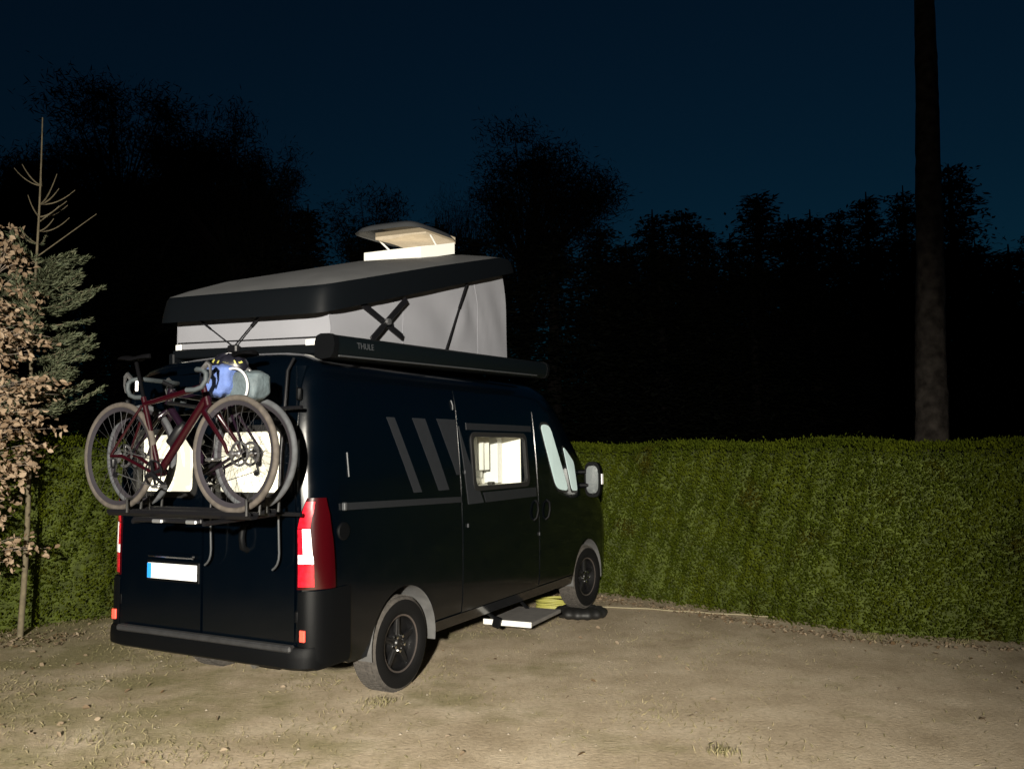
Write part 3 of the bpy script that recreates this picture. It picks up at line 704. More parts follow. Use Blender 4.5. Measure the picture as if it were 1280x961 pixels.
# wheels
def van_wheel(x, y, s, steer=0):
    c = (0, 0, 0)
    e = MB(); rr = .352
    # rim dish is the wheel part
    rim = e.lathe([(.215, -s * .03), (.222, s * .085), (.212, s * .095), (.20, s * .085), (.195, s * .03), (.06, s * .035)], c, 'y', 40).build('wheel', 'rim', van, 35)
    rim.location = (x, y, rr); rim.rotation_euler = (0, 0, R_(steer))
    P = [(.214, s * .09), (.225, s * .106), (.25, s * .114), (.29, s * .115), (.325, s * .106)]
    MB().lathe(P, c, 'y', 48).build('tyre_sidewall', 'tyre', rim, 40)
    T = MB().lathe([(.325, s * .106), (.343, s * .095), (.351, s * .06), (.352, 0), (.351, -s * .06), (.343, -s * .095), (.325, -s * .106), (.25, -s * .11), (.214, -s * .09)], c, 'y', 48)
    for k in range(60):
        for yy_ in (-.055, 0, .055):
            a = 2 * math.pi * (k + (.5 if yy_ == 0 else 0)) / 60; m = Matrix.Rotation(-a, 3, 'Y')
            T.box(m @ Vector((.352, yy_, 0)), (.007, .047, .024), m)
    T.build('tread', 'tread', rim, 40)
    for k in range(5):
        a = 2 * math.pi * k / 5 + .3
        for d in (-.13, .13):
            m = Matrix.Rotation(-(a + d * .6), 3, 'Y')
            sp = MB().box(m @ Vector((.13, s * .055, 0)), (.15, .035, .028), m @ Matrix.Rotation(d * .9, 3, 'Y'), .008)
            sp.build('spoke', 'rim', rim)
        m = Matrix.Rotation(-a - .63, 3, 'Y'); q = m @ Vector((.058, 0, 0))
        MB().lathe([(0, s * .092), (.012, s * .090), (.015, s * .06)], (q.x, 0, q.z), 'y', 8).build('wheel_bolt', 'chrome', rim, 40)
    MB().lathe([(0, s * .085), (.034, s * .083), (.042, s * .07), (.085, s * .06), (.09, s * .03)], c, 'y', 24).build('hub_cap', 'rim', rim, 40)
    MB().lathe([(.202, s * .094), (.2145, s * .099), (.2165, s * .090)], c, 'y', 40).build('rim_lip', 'rimedge', rim, 40)
for x in (XR, XF):
    for s in (-1, 1):
        van_wheel(x, s * .895, s, -4 if x > 3 else 0)
        cx = x + (.02 if x < 2 else 0)
        lz = MB().lathe([(.30, s * .665), (.409, s * .67), (.411, s * (1.018 if x < 2 else 1.0))], (cx, 0, .37), 'y', 40, R_(-10), R_(190)).build('arch_liner', 'liner', van, 40)
# axle and underbody bits
MB().tube([(XR, -.8, .34), (XR, .8, .34)], .04, 8).build('rear_axle', 'plastic', van)
MB().tube([(.15, -.35, .33), (1.6, -.4, .30)], .035, 8).build('exhaust', 'steel', van)
MB().box((.10, -.62, .385), (.16, .2, .06), None, .01).build('tow_eye_bracket', 'plastic', van)
# entry step below the sliding door: metal board on a black arm
st = MB().box((2.92, -1.06, .215), (.72, .46, .035), Matrix.Rotation(.05, 3, 'Z'), .006).build('entry_step', 'boardgrey', van)
MB().box((2.55, -1.07, .22), (.02, .49, .05), Matrix.Rotation(.05, 3, 'Z'), .004).build('step_end_strip', 'white', st)
MB().box((2.52, -.98, .225), (.05, .08, .10), Matrix.Rotation(.25, 3, 'X'), .012).build('step_arm', 'plastic', st)
MB().tube([(2.52, -.96, .26), (2.5, -.80, .36)], .018, 6).build('step_bracket', 'plastic', st)
MB().tube([(3.2, -.96, .22), (3.2, -.80, .36)], .018, 6).build('step_bracket', 'plastic', st)

# ------------------------------------------------------------------ levelling pad, step board, cables
wfr = VAN @ Vector((XF, -.9, 0))
pad = MB()
def pad_pt(a, t):
    lob = .5 + .5 * math.cos(14 * a); r = .235 + (.062 + .016 * lob) * math.cos(t); z = .052 + (.046 + .010 * lob) * math.sin(t)
    return (r * math.cos(a), r * math.sin(a), max(z, -.004))
pad.grid(pad_pt, lin(0, 2 * math.pi, 113), lin(-math.pi, math.pi, 13))
po = pad.build('levelling_pad', 'rubber', None, 60); po.location = (wfr.x, wfr.y - .02, .004)
tag(po, 'black ribbed ring-shaped levelling pad under the raised front wheel', 'levelling pad')
MB().lathe([(0, .085), (.2, .085), (.235, .07), (.235, .03)], (0, 0, 0), 'z', 32).build('pad_centre', 'rubber', po, 40)
cb = MB(); random.seed(4)
for k in range(7):
    r = .15 + .03 * random.random(); ox, oy = random.uniform(-.03, .03), random.uniform(-.03, .03); z = .014 + .016 * k
    cb.tube([(ox + 1.3 * r * math.cos(a), oy + r * math.sin(a), z + .008 * math.sin(2 * a + k)) for a in lin(0, 2 * math.pi, 25)[:-1]], .010, 6, closed=True)
co = cb.build('coiled_cable', 'yellow', None, 60); co.location = (.52, 10.12, .0); tag(co, 'coiled yellow cable lying under the van behind the front wheel', 'cable')
cp_ = []
for t in lin(0, 1, 60):
    x = 1.0 + 2.2 * t; y = 10.12 - .82 * t ** 1.4 + .03 * math.sin(9 * t) + .015 * math.sin(27 * t); cp_.append((x, y, .016 + float(gz(x, y))))
cdn = MB().tube(cp_, .008, 6).build('ground_cord', 'cord', None, 60); tag(cdn, 'thin pale cord lying along the foot of the hedge', 'cord')

# ------------------------------------------------------------------ bicycle rack
def vmat(p, rz=0, extra=None):
    m = VAN @ Matrix.Translation(p) @ Matrix.Rotation(R_(rz), 4, 'Z'); return m @ extra if extra is not None else m
rack = empty('bicycle_rack', VAN); tag(rack, 'black metal bicycle rack bolted to the rear door of the camper van', 'bicycle rack')
for y in (-.16, -.80):
    MB().tube(bez((-.075, y + .06, 1.03), (-.075, y, 1.06), (-.075, y, 1.14), 5) + [(-.085, y, 1.40)], .008, 8).build('upright', 'dimmetal', rack, 60)
    MB().tube([(-.085, y, 1.40), (-.065, y, 1.8), (-.01, y, 2.36), (.05, y, 2.45)], .012, 8).build('hook_arm', 'black', rack, 60)
    MB().tube([(-.085, y, 1.40), (-.70, y, 1.385)], .016, 8).build('platform_arm', 'black', rack, 60)
for z in (1.40, 2.10): MB().tube([(-.085, .22, z), (-.085, -1.0, z)], .014, 8).build('cross_tube', 'black', rack, 60)
for x, ya, yb_ in ((-.55, .26, -1.06), (-.30, .40, -.96)):
    V = []; F = []
    for y in (ya, yb_):
        for dx, z in ((-.035, 1.447), (-.035, 1.425), (-.02, 1.405), (.02, 1.405), (.035, 1.425), (.035, 1.447), (.028, 1.447), (.026, 1.43), (0, 1.415), (-.026, 1.43), (-.028, 1.447)): V.append((x + dx, y, z))
    N = 11; F = [(k, (k + 1) % N, N + (k + 1) % N, N + k) for k in range(N)] + [tuple(range(N)), tuple(range(2 * N - 1, N - 1, -1))]
    MB().add(V, F).build('wheel_rail', 'black', rack, 30)
for (x, y) in ((-.55, .19), (-.55, -.89), (-.30, .30), (-.30, -.80)):
    MB().tube([(x - .05, y - .16, 1.43), (x - .055, y - .16, 1.52), (x + .055, y - .16, 1.52), (x + .05, y - .16, 1.43)], .010, 6).build('wheel_strap', 'rubber', rack)
MB().tube([(-.085, -.30, 2.10), (-.36, -.24, 2.13), (-.53, -.25, 2.14)], .013, 8).build('clamp_arm', 'black', rack, 60)
MB().box((-.70, -.48, 1.40), (.025, .62, .03), None, .006).build('lamp_bar', 'black', rack)
for y in (-.42, -.72): MB().box((-.72, y, 1.395), (.02, .09, .022), None, .005).build('bar_fitting', 'alu', rack)

# ------------------------------------------------------------------ bicycles (local: x rear->front, y left, z up from hub height)
def bicycle(name, mtx, label, wb, frame_m, tyre_m, tape_m, r=.362, steer=0):
    t = empty(name, mtx); tag(t, label, 'bicycle')
    BB = Vector((.40, 0, -.115)); SC = Vector((.245, 0, .34)); HT = Vector((.795, 0, .46)); HB = Vector((.835, 0, .335)); RA = Vector((0, 0, 0)); FA = Vector((wb, 0, 0))
    f = MB(); f.tube([BB, HB + (HB - HT) * -.15], [.026, .026], 10); f.tube([SC, HT + (HB - HT) * .25], [.018, .021], 10); f.tube([BB, SC, SC + (SC - BB) * .10], .018, 10); f.tube([HT, HB], .024, 12)
    for s in (-1, 1):
        f.tube([BB + Vector((-.02, s * .03, 0)), RA + Vector((.10, s * .055, 0)), RA + Vector((0, s * .065, 0))], .011, 8)
        f.tube([SC + Vector((-.01, s * .015, -.01)), RA + Vector((.05, s * .06, .07)), RA + Vector((0, s * .065, 0))], .009, 8)
    f.tube([BB - Vector((0, .038, 0)), BB + Vector((0, .038, 0))], .024, 12); f.build('frame', frame_m, t, 60)
    fk = MB(); fk.tube([HB + (HT - HB) * .1, HB - (HT - HB) * .25], .024, 8)
    for s in (-1, 1):
        q = HB - (HT - HB) * .25; fk.tube([q, q + Vector((.015, s * .05, -.04)), FA + Vector((-.03, s * .055, .06)), FA + Vector((0, s * .055, 0))], [.018, .017, .012, .010], 8)
    fk.build('fork', frame_m, t, 60)
    MB().tube([SC, SC + (SC - BB).normalized() * .30], .0135, 8).build('seatpost', 'saddle', t, 60)
    st_ = SC + (SC - BB).normalized() * .31
    sa = MB(); V = []; F = []
    for k, (dx, wv) in enumerate(((-.13, .02), (-.12, .055), (-.07, .07), (0, .05), (.07, .025), (.13, .02), (.14, .008))):
        for j in range(7): th = math.pi * j / 6; V.append((st_.x + dx, wv * math.cos(th), st_.z + .012 + .03 * math.sin(th) - (.012 if abs(dx) < .05 else 0)))
    for k in range(6):
        for j in range(6): F.append((k * 7 + j, k * 7 + j + 1, (k + 1) * 7 + j + 1, (k + 1) * 7 + j))
        F.append((k * 7, (k + 1) * 7, (k + 1) * 7 + 6, k * 7 + 6))
    F += [tuple(range(7)), tuple(range(48, 41, -1))]
    sa.add(V, F).build('saddle', 'saddle', t, 60)
    # drop bar, turned by steer
    h0 = HT + (HT - HB).normalized() * .035; ms = Matrix.Rotation(R_(steer), 3, 'Z'); sb = MB(); fwd = Vector((.09, 0, .02))
    sb.tube([h0 - Vector((0, 0, .02)), h0 + ms @ fwd], .015, 8); sb.build('stem', 'black', t, 60)
    bc = h0 + ms @ fwd
    for s in (-1, 1):
        pts = [(0, 0, 0), (0, s * .10, 0), (.005, s * .18, 0), (.03, s * .205, 0), (.075, s * .21, -.005), (.10, s * .212, -.03), (.10, s * .215, -.07), (.075, s * .22, -.11), (.03, s * .223, -.125), (-.03, s * .225, -.125)]
        MB().tube([bc + ms @ Vector(q) for q in pts], .0155, 8).build('handlebar', tape_m, t, 60)
        lv = [(.075, s * .21, .0), (.11, s * .21, .035), (.125, s * .21, .02), (.13, s * .212, -.04), (.115, s * .215, -.09)]
        MB().tube([bc + ms @ Vector(q) for q in lv], [.017, .018, .012, .006, .005], 6).build('brake_lever', 'steel', t, 60)
    # wheels
    for c, rear in ((RA, True), (FA, False)):
        wz = MB().lathe([(r - .034, -.011), (r - .045, -.008), (r - .062, 0), (r - .045, .008), (r - .034, .011)], (0, 0, 0), 'y', 56, closed=True).build('wheel', 'bikerim', t, 50); wz.location = c
        MB().lathe([(r - .018 + .019 * math.cos(a), .019 * math.sin(a)) for a in [2 * math.pi * k / 10 for k in range(10)]], (0, 0, 0), 'y', 56, closed=True).build('tyre', tyre_m, wz, 60)
        MB().lathe([(.0, -.05), (.009, -.05), (.012, -.03), (.024, -.028), (.022, -.02), (.014, -.015), (.014, .015), (.022, .02), (.024, .028), (.009, .05), (0, .05)], (0, 0, 0), 'y', 16).build('hub', 'steel', wz, 40)
        sk = MB()
        for k in range(28):
            a = 2 * math.pi * k / 28; s = 1 if k % 2 else -1; a2 = a + (.9 if k % 4 < 2 else -.9)
            sk.tube([(.022 * math.cos(a2), s * .024, .022 * math.sin(a2)), ((r - .058) * math.cos(a), 0, (r - .058) * math.sin(a))], .0013, 3, cap=False)
        tag(sk.build('spokes', 'spoke', wz), kind='stuff')
        dk = MB()
        dk.lathe([(.062, .036), (.08, .036), (.08, .038), (.062, .038)], (0, 0, 0), 'y', 32, closed=True)
        for k in range(6): a = k * math.pi / 3; dk.tube([(.02 * math.cos(a), .037, .02 * math.sin(a)), (.066 * math.cos(a + .4), .037, .066 * math.sin(a + .4))], .003, 4)
        dk.build('brake_disc', 'steel', wz, 30)
        if rear:
            ca = MB(); prof = []
            for k in range(9): rr = .052 - .0035 * k; prof += [(rr, -.022 - .0036 * k), (rr, -.0238 - .0036 * k), (.018, -.024 - .0036 * k)]
            ca.lathe(prof, (0, 0, 0), 'y', 32).build('cassette', 'steel', wz, 30)
    ck = MB(); ck.lathe([(.075, -.05), (.086, -.048), (.086, -.046), (.075, -.044)], BB, 'y', 40, closed=True)
    for k in range(4): a = k * math.pi / 2 + .3; ck.box(BB + Vector((.04 * math.cos(a), -.047, .04 * math.sin(a))), (.09, .006, .02), Matrix.Rotation(-a, 3, 'Y'))
    ck.build('chainring', 'black', t, 40)
    for s, a in ((-1, R_(-28)), (1, R_(152))):
        d = Vector((math.cos(a), 0, math.sin(a))); q0 = BB + Vector((0, s * .062, 0)); q1 = q0 + d * .172 + Vector((0, s * .012, 0))
        MB().tube([q0, q0.lerp(q1, .5), q1], [.017, .012, .013], 8).build('crank_arm', 'black', t, 60)
        MB().box(q1 + Vector((0, s * .045, 0)), (.075, .07, .022), None, .006).build('pedal', 'steel', t, 40)
    MB().tube([(.0, -.036, .052), (BB.x, -.047, BB.z + .085)], .004, 4).tube([(.01, -.04, -.11), (BB.x, -.047, BB.z - .085)], .004, 4).build('chain', 'steel', t)
    dr = MB(); dr.box((.012, -.05, -.045), (.03, .035, .06), None, .008); dr.box((.018, -.045, -.095), (.018, .010, .085), Matrix.Rotation(.3, 3, 'Y'), .004)
    for z, x in ((-.065, .005), (-.125, .03)): dr.lathe([(0, -.05), (.02, -.05), (.02, -.04), (0, -.04)], (x, 0, z), 'y', 14)
    dr.build('derailleur', 'black', t, 40)
    bt = BB.lerp(HB, .45) + Vector((-.03, 0, .05)); dirn = (HB - BB).normalized()
    MB().tube([bt - dirn * .09, bt - dirn * .085, bt + dirn * .04, bt + dirn * .055, bt + dirn * .09], [.02, .035, .035, .022, .018], 10).build('bottle', 'black', t, 50)
    return t
HZ = 1.80
b1 = bicycle('road_bicycle', vmat((-.55, .19, HZ), -90), 'dark red road bicycle on the outer rail of the van rack', 1.08, 'bikered', 'biketyre', 'tape', steer=12)
b2 = bicycle('road_bicycle', vmat((-.30, -.80, HZ), 90), 'dark road bicycle between the red bicycle and the van', 1.10, 'bikedark', 'biketyre2', 'tape', steer=14)
MB().box((.25 - .10, -.0, .50), (.03, .03, .05), None, .008).build('rear_light', 'redbright', b2)
MB().box((.20, -.03, .46), (.02, .02, .07), None, .006).build('seat_light', 'clear', b1)
# bags and helmet
def blob(name, m, c, dims, label, cat, seed, rz=0, pw=.55, amp=.06):
    random.seed(seed); ph = [random.uniform(0, 6) for _ in range(6)]
    def f(a, v):
        ca, sa = math.cos(a), math.sin(a); cv, sv = math.cos(v), math.sin(v); e = lambda q: math.copysign(abs(q) ** pw, q)
        k = 1 + amp * (math.sin(3 * a + ph[0] + 2 * v) + .6 * math.sin(5 * a + ph[1]) * math.cos(3 * v + ph[2]) + .4 * math.sin(9 * v + ph[3] + 2 * a))
        return (dims[0] / 2 * e(cv) * e(ca) * k, dims[1] / 2 * e(cv) * e(sa) * k, dims[2] / 2 * e(sv) * k)
    o = MB().grid(f, lin(0, 2 * math.pi, 33), lin(-math.pi / 2, math.pi / 2, 17)).build(name, m, None, 70)
    o.matrix_world = vmat(c, rz); return tag(o, label, cat)
bb1 = blob('handlebar_bag', 'bluebag', (-.46, -.665, 2.265), (.18, .25, .20), 'soft blue bag strapped to the handlebar of the red bicycle', 'bag', 2)
MB().tube([(-.105, .05, .09), (-.115, .05, 0), (-.10, .05, -.09)], .010, 4).build('strap', 'black', bb1)
bb2 = blob('saddle_bag', 'greybag', (-.40, -.83, 2.225), (.16, .30, .19), 'grey bag beside the blue bag above the bicycle wheels', 'bag', 5)
MB().tube([(-.10, .13 * math.cos(a) + .02, .12 * math.sin(a) - .01) for a in lin(-.25, 3.6, 20)], .009, 6).build('bag_rim', 'whitetape', bb2, 60)
# helmet: dome with ridges
hm = MB(); hc = (-.30, -.57, 2.385)
def hel(a, v):
    k = 1 + .05 * math.cos(5 * math.atan2(math.sin(a), abs(math.cos(a)) + .01)); return (.09 * math.cos(v) * math.cos(a) * k, .13 * math.cos(v) * math.sin(a), .085 * math.sin(v) * (1 + .06 * math.cos(8 * a)))
ho = hm.grid(hel, lin(0, 2 * math.pi, 41), lin(-.1, math.pi / 2, 10)).build('cycling_helmet', 'helmet', None, 60); ho.matrix_world = vmat(hc, 8, Matrix.Rotation(R_(-24), 4, 'Y') @ Matrix.Rotation(R_(9), 4, 'X')); tag(ho, 'dark cycling helmet with yellow patches hung above the blue bag', 'helmet')
for k, (a0, a1) in enumerate(((2.2, 2.45), (2.75, 2.9), (3.2, 3.55), (3.9, 4.0), (4.2, 4.5))):
    MB().grid(lambda a, v: tuple(q * 1.03 for q in hel(a, v)), lin(a0, a1, 5), lin(.35 + .13 * (k % 3), .62 + .1 * (k % 2), 5)).build('yellow_patch', 'yellow', ho, 60)
MB().tube([(-.06, .10, .0), (-.10, .03, -.10), (-.07, -.08, -.0)], .006, 4).build('chin_strap', 'black', ho)

# ------------------------------------------------------------------ hedges
def hedge(name, path, H, half, dens, label, seed, drop=0):
    P = np.array(path, dtype=float); seg = np.diff(P, axis=0); L = np.linalg.norm(seg, axis=1); cum = np.concatenate([[0], np.cumsum(L)]); tot = cum[-1]
    def at(s):
        s = np.clip(s, 0, tot - 1e-6); i = np.clip(np.searchsorted(cum, s, 'right') - 1, 0, len(L) - 1); f = (s - cum[i]) / L[i]
        return P[i] + seg[i] * f[:, None], seg[i] / L[i][:, None]
    t = empty(name, Matrix.Translation((P[0][0], P[0][1], 0))); tag(t, label, 'hedge'); org = np.array([P[0][0], P[0][1], 0])
    # core; path is the front foot line, the hedge lies to the left of the walking direction
    prof = [(.06, -.05), (-.02, .3), (.0, .8), (.02, 1.4), (.04, .93 * H), (.16, .985 * H), (half, H), (2 * half - .12, .98 * H), (2 * half, .9 * H), (2 * half, -.05)]
    ns = int(tot / .12) + 1; ss = np.linspace(0, tot, ns); pos, tan = at(ss)
    for _ in range(3): tan[1:-1] = (tan[:-2] + tan[1:-1] + tan[2:]) / 3
    tan = unit(tan); nrm = np.stack([-tan[:, 1], tan[:, 0]], 1)
    V = np.zeros((ns, len(prof), 3)); r2 = np.random.default_rng(seed)
    for k, (o, z) in enumerate(prof):
        j = .025 * np.sin(ss * 5 + z * 4) + .02 * np.sin(ss * 13 + 3 * z + k) + .015 * r2.normal(size=ns) + .13
        V[:, k, :2] = pos + nrm * (o + j)[:, None]; V[:, k, 2] = z + (.02 * np.sin(ss * 3 + seed) - .06 + .012 * r2.normal(size=ns) if z > 1.5 else 0)
    V[:, :, 2] *= (1 - drop * ss / tot)[:, None]; V = V.reshape(-1, 3) - org; K = len(prof)
    I = (np.arange(ns - 1)[:, None] * K + np.arange(K - 1)[None, :]).ravel(); F = np.stack([I, I + K, I + K + 1, I + 1], 1)
    c = npmesh('hedge_body', V, F, 'hedgecore', t)
    # leaf sprays on front and top
    Nf = int(tot * H * dens); s = r2.uniform(0, tot, Nf); z = H * r2.uniform(0, 1, Nf) ** .95; ps, tn_ = at(s); nr = np.stack([-tn_[:, 1], tn_[:, 0]], 1)
    sf = s; wob = .05 * np.sin(s * 4.1 + seed) * np.sin(z * 3 + s) + .04 * np.sin(s * 11 + 5 * z) * np.sin(7 * z) + .03 * np.sin(s * 23 - 9 * z)
    o = wob + r2.normal(size=Nf) * .028 + .01 + .12 * np.clip((z - .92 * H) / (.08 * H), 0, 1) ** 2
    C1 = np.stack([ps[:, 0] + nr[:, 0] * o, ps[:, 1] + nr[:, 1] * o, z], 1); D1 = np.stack([-nr[:, 0] * .7, -nr[:, 1] * .7, np.full(Nf, .55)], 1); N1 = np.stack([-nr[:, 0], -nr[:, 1], np.full(Nf, .35)], 1)
    Nt = int(tot * 2 * half * dens * .55); s = r2.uniform(0, tot, Nt); ps, tn_ = at(s); nr = np.stack([-tn_[:, 1], tn_[:, 0]], 1); o = r2.uniform(.02, 2 * half, Nt)
    zt = H * (1 - drop * s / tot) + .025 * np.sin(s * 3 + seed) + r2.normal(size=Nt) * .022 + .07 * r2.random(Nt) * (r2.random(Nt) > .975) - .05 * np.clip(.12 - o, 0, 1) / .12
    C2 = np.stack([ps[:, 0] + nr[:, 0] * o, ps[:, 1] + nr[:, 1] * o, zt], 1); D2 = np.tile([0, 0, 1.], (Nt, 1)); D2[:, :2] -= nr * .3; N2 = np.tile([0, 0, 1.], (Nt, 1))
    C1[:, 2] *= 1 - drop * sf / tot; C = np.concatenate([C1, C2]) - org; D = np.concatenate([D1, D2]); Nn = np.concatenate([N1, N2])
    sz = r2.uniform(.018, .046, len(C))
    V, F = leaves(C, sz, .5, D, Nn, .36)
    tag(npmesh('hedge_foliage', V, F, 'hedgeleaf', t), kind='stuff'); return t
hedge('clipped_hedge', [(-.9, 12.6), (.6, 11.75), (1.5, 11.0), (2.45, 9.95), (3.05, 9.1), (3.7, 8.45), (4.9, 8.0), (6.4, 7.7), (8.6, 7.4)], 2.06, .45, 5200, 'tall clipped green hedge running past the front of the van', 3, .085)
hedge('clipped_hedge', [(-8.5, 7.4), (-6.6, 7.9), (-5.3, 8.55), (-4.75, 9.2), (-4.2, 10.3), (-3.3, 11.6), (-1.9, 12.6)], 2.0, .45, 3200, 'green hedge behind the brown-leaved shrub and young spruce', 8)

# ------------------------------------------------------------------ young spruce
sp = empty('young_spruce', Matrix.Translation((-4.96, 8.40, 0))); tag(sp, 'slim young spruce with bare leader beside the camper van', 'tree')
r3 = np.random.default_rng(11); random.seed(11)
def leadx(z): return -.02 * z + .015 * math.sin(z * 1.7)
MB().tube([(leadx(z), .02 * math.sin(z), z) for z in lin(-.05, 5.45, 24)], [max(.030 - .0044 * z, .006) for z in lin(-.05, 5.45, 24)], 7).build('trunk', 'sprucebark', sp, 60)
br = MB(); C_ = []; D_ = []; S_ = []
zz = 2.25; wh = []
while zz < 4.75:
    wh.append(zz); zz += random.uniform(.13, .22)
for z in wh:
    bare = z > 4.02; nb_ = 3 if bare else 6
    if z < 2.5: nb_ = 4
    for k in range(nb_):
        a = random.uniform(0, 2 * math.pi); Lb = random.uniform(.18, .42) if bare else random.uniform(.45, .72) * (1.0 if z < 3.4 else 1 - .25 * (z - 3.4) / .6)
        d = Vector((math.cos(a), math.sin(a) * .8, 0)); base = Vector((leadx(z), 0, z)); up = (.55 if bare else random.uniform(-.05, .35))
        pts = [base + d * Lb * t + Vector((0, 0, Lb * (up * t * t + .10 * t))) for t in lin(0, 1, 7)]
        br.tube(pts, [.009 - .0055 * t for t in lin(0, 1, 7)], 4)
        if bare and z > 4.15: continue
        dens = 26 if bare else 210
        for q in range(dens):
            t = random.uniform(.12, 1); i = min(int(t * 6), 5); p_ = pts[i].lerp(pts[i + 1], t * 6 - i); tg = (pts[i + 1] - pts[i]).normalized(); sd2 = Vector((-tg.y, tg.x, 0))
            sl = random.uniform(-1, 1) * .20 * (1 - t * .75); off = sd2 * sl + Vector((0, 0, -abs(sl) * .35 + random.gauss(0, .012))) + tg * abs(sl) * .7
            if bare: off *= .12
            C_.append(p_ + off); D_.append(tg * .8 + sd2 * (1.2 if sl > 0 else -1.2) * random.uniform(0, 1) + Vector((0, 0, random.uniform(-.3, .5)))); S_.append(random.uniform(.045, .085))
for a, z, L2 in ((.25, 3.92, .62), (.4, 4.3, .3)):
    pts = [Vector((leadx(z) + L2 * t * math.cos(a), 0, z + L2 * t * .75)) for t in lin(0, 1, 5)]; br.tube(pts, [.007, .006, .005, .004, .003], 4)
br.build('branches', 'sprucebark', sp, 60)
V, F = leaves(np.array([tuple(q) for q in C_]), np.array(S_), .16, np.array([tuple(q) for q in D_]), None, .25)
tag(npmesh('needles', V, F, 'needle', sp), kind='stuff')

# ------------------------------------------------------------------ beech shrub with dry leaves
be = empty('beech_shrub', Matrix.Translation((-5.35, 7.9, 0))); tag(be, 'shrub full of dry copper-brown leaves in front of the young spruce', 'shrub')
XM = [(.7, -5.0), (.9, -4.62), (1.4, -4.78), (1.9, -4.62), (2.3, -4.46), (2.5, -4.36), (2.8, -4.62), (3.3, -4.82), (3.7, -4.92), (4.05, -5.0), (4.3, -5.25)]
bs = MB(); tw = MB(); C_ = []; D_ = []; S_ = []; random.seed(21); org = Vector((-5.35, 7.9, 0)); stems = []
for k in range(5):
    a = random.uniform(0, 6.28); p0 = Vector((random.uniform(-.12, .12), random.uniform(-.12, .12), -.03)); top = Vector((random.uniform(-.5, .35), random.uniform(-.35, .35), random.uniform(3.6, 4.3)))
    pts = bez(p0, (p0 + top) / 2 + Vector((random.uniform(-.25, .25), random.uniform(-.2, .2), 0)), top, 12); stems.append(pts)
    bs.tube(pts, [.03 - .024 * t for t in lin(0, 1, 12)], 6)
cnt = 0
while cnt < 185:
    z = random.uniform(.75, 4.25); xm = lerp_tab(XM, z) - random.random() ** 1.6 * .85; y = 7.9 + random.uniform(-.55, .45)
    if z < 1.5 and random.random() < .35: continue
    tip = Vector((xm, y, z)) - org; stp = min((q for st3 in stems for q in st3 if q.z < tip.z - .05 or q.z < .4), key=lambda q: (q - tip).length + .6 * abs(q.z - tip.z + .3))
    mid = (tip + stp) / 2 + Vector((0, 0, .12)); pts = bez(stp, mid, tip, 7); tw.tube(pts, [.006 - .0042 * t for t in lin(0, 1, 7)], 4); cnt += 1
    for q in range(16):
        t = 1 - random.random() ** 1.4 * .55; i = min(int(t * 6), 5); p_ = pts[i].lerp(pts[i + 1], t * 6 - i); tg = (pts[i + 1] - pts[i]).normalized()
        C_.append(tuple(p_ + Vector((random.gauss(0, .045), random.gauss(0, .045), random.gauss(-.02, .04))))); D_.append(tuple(tg * .5 + Vector((random.gauss(0, .6), random.gauss(0, .6), -.45)))); S_.append(random.uniform(.045, .082))
bs.build('stems', 'bark', be, 60); tw.build('twigs', 'bark', be, 60)
V, F = leaves6(np.array(C_), np.array(S_), .62, np.array(D_), np.tile([.1, -1., .4], (len(C_), 1)), .6)
tag(npmesh('dry_leaves', V, F, 'beech', be), kind='stuff')

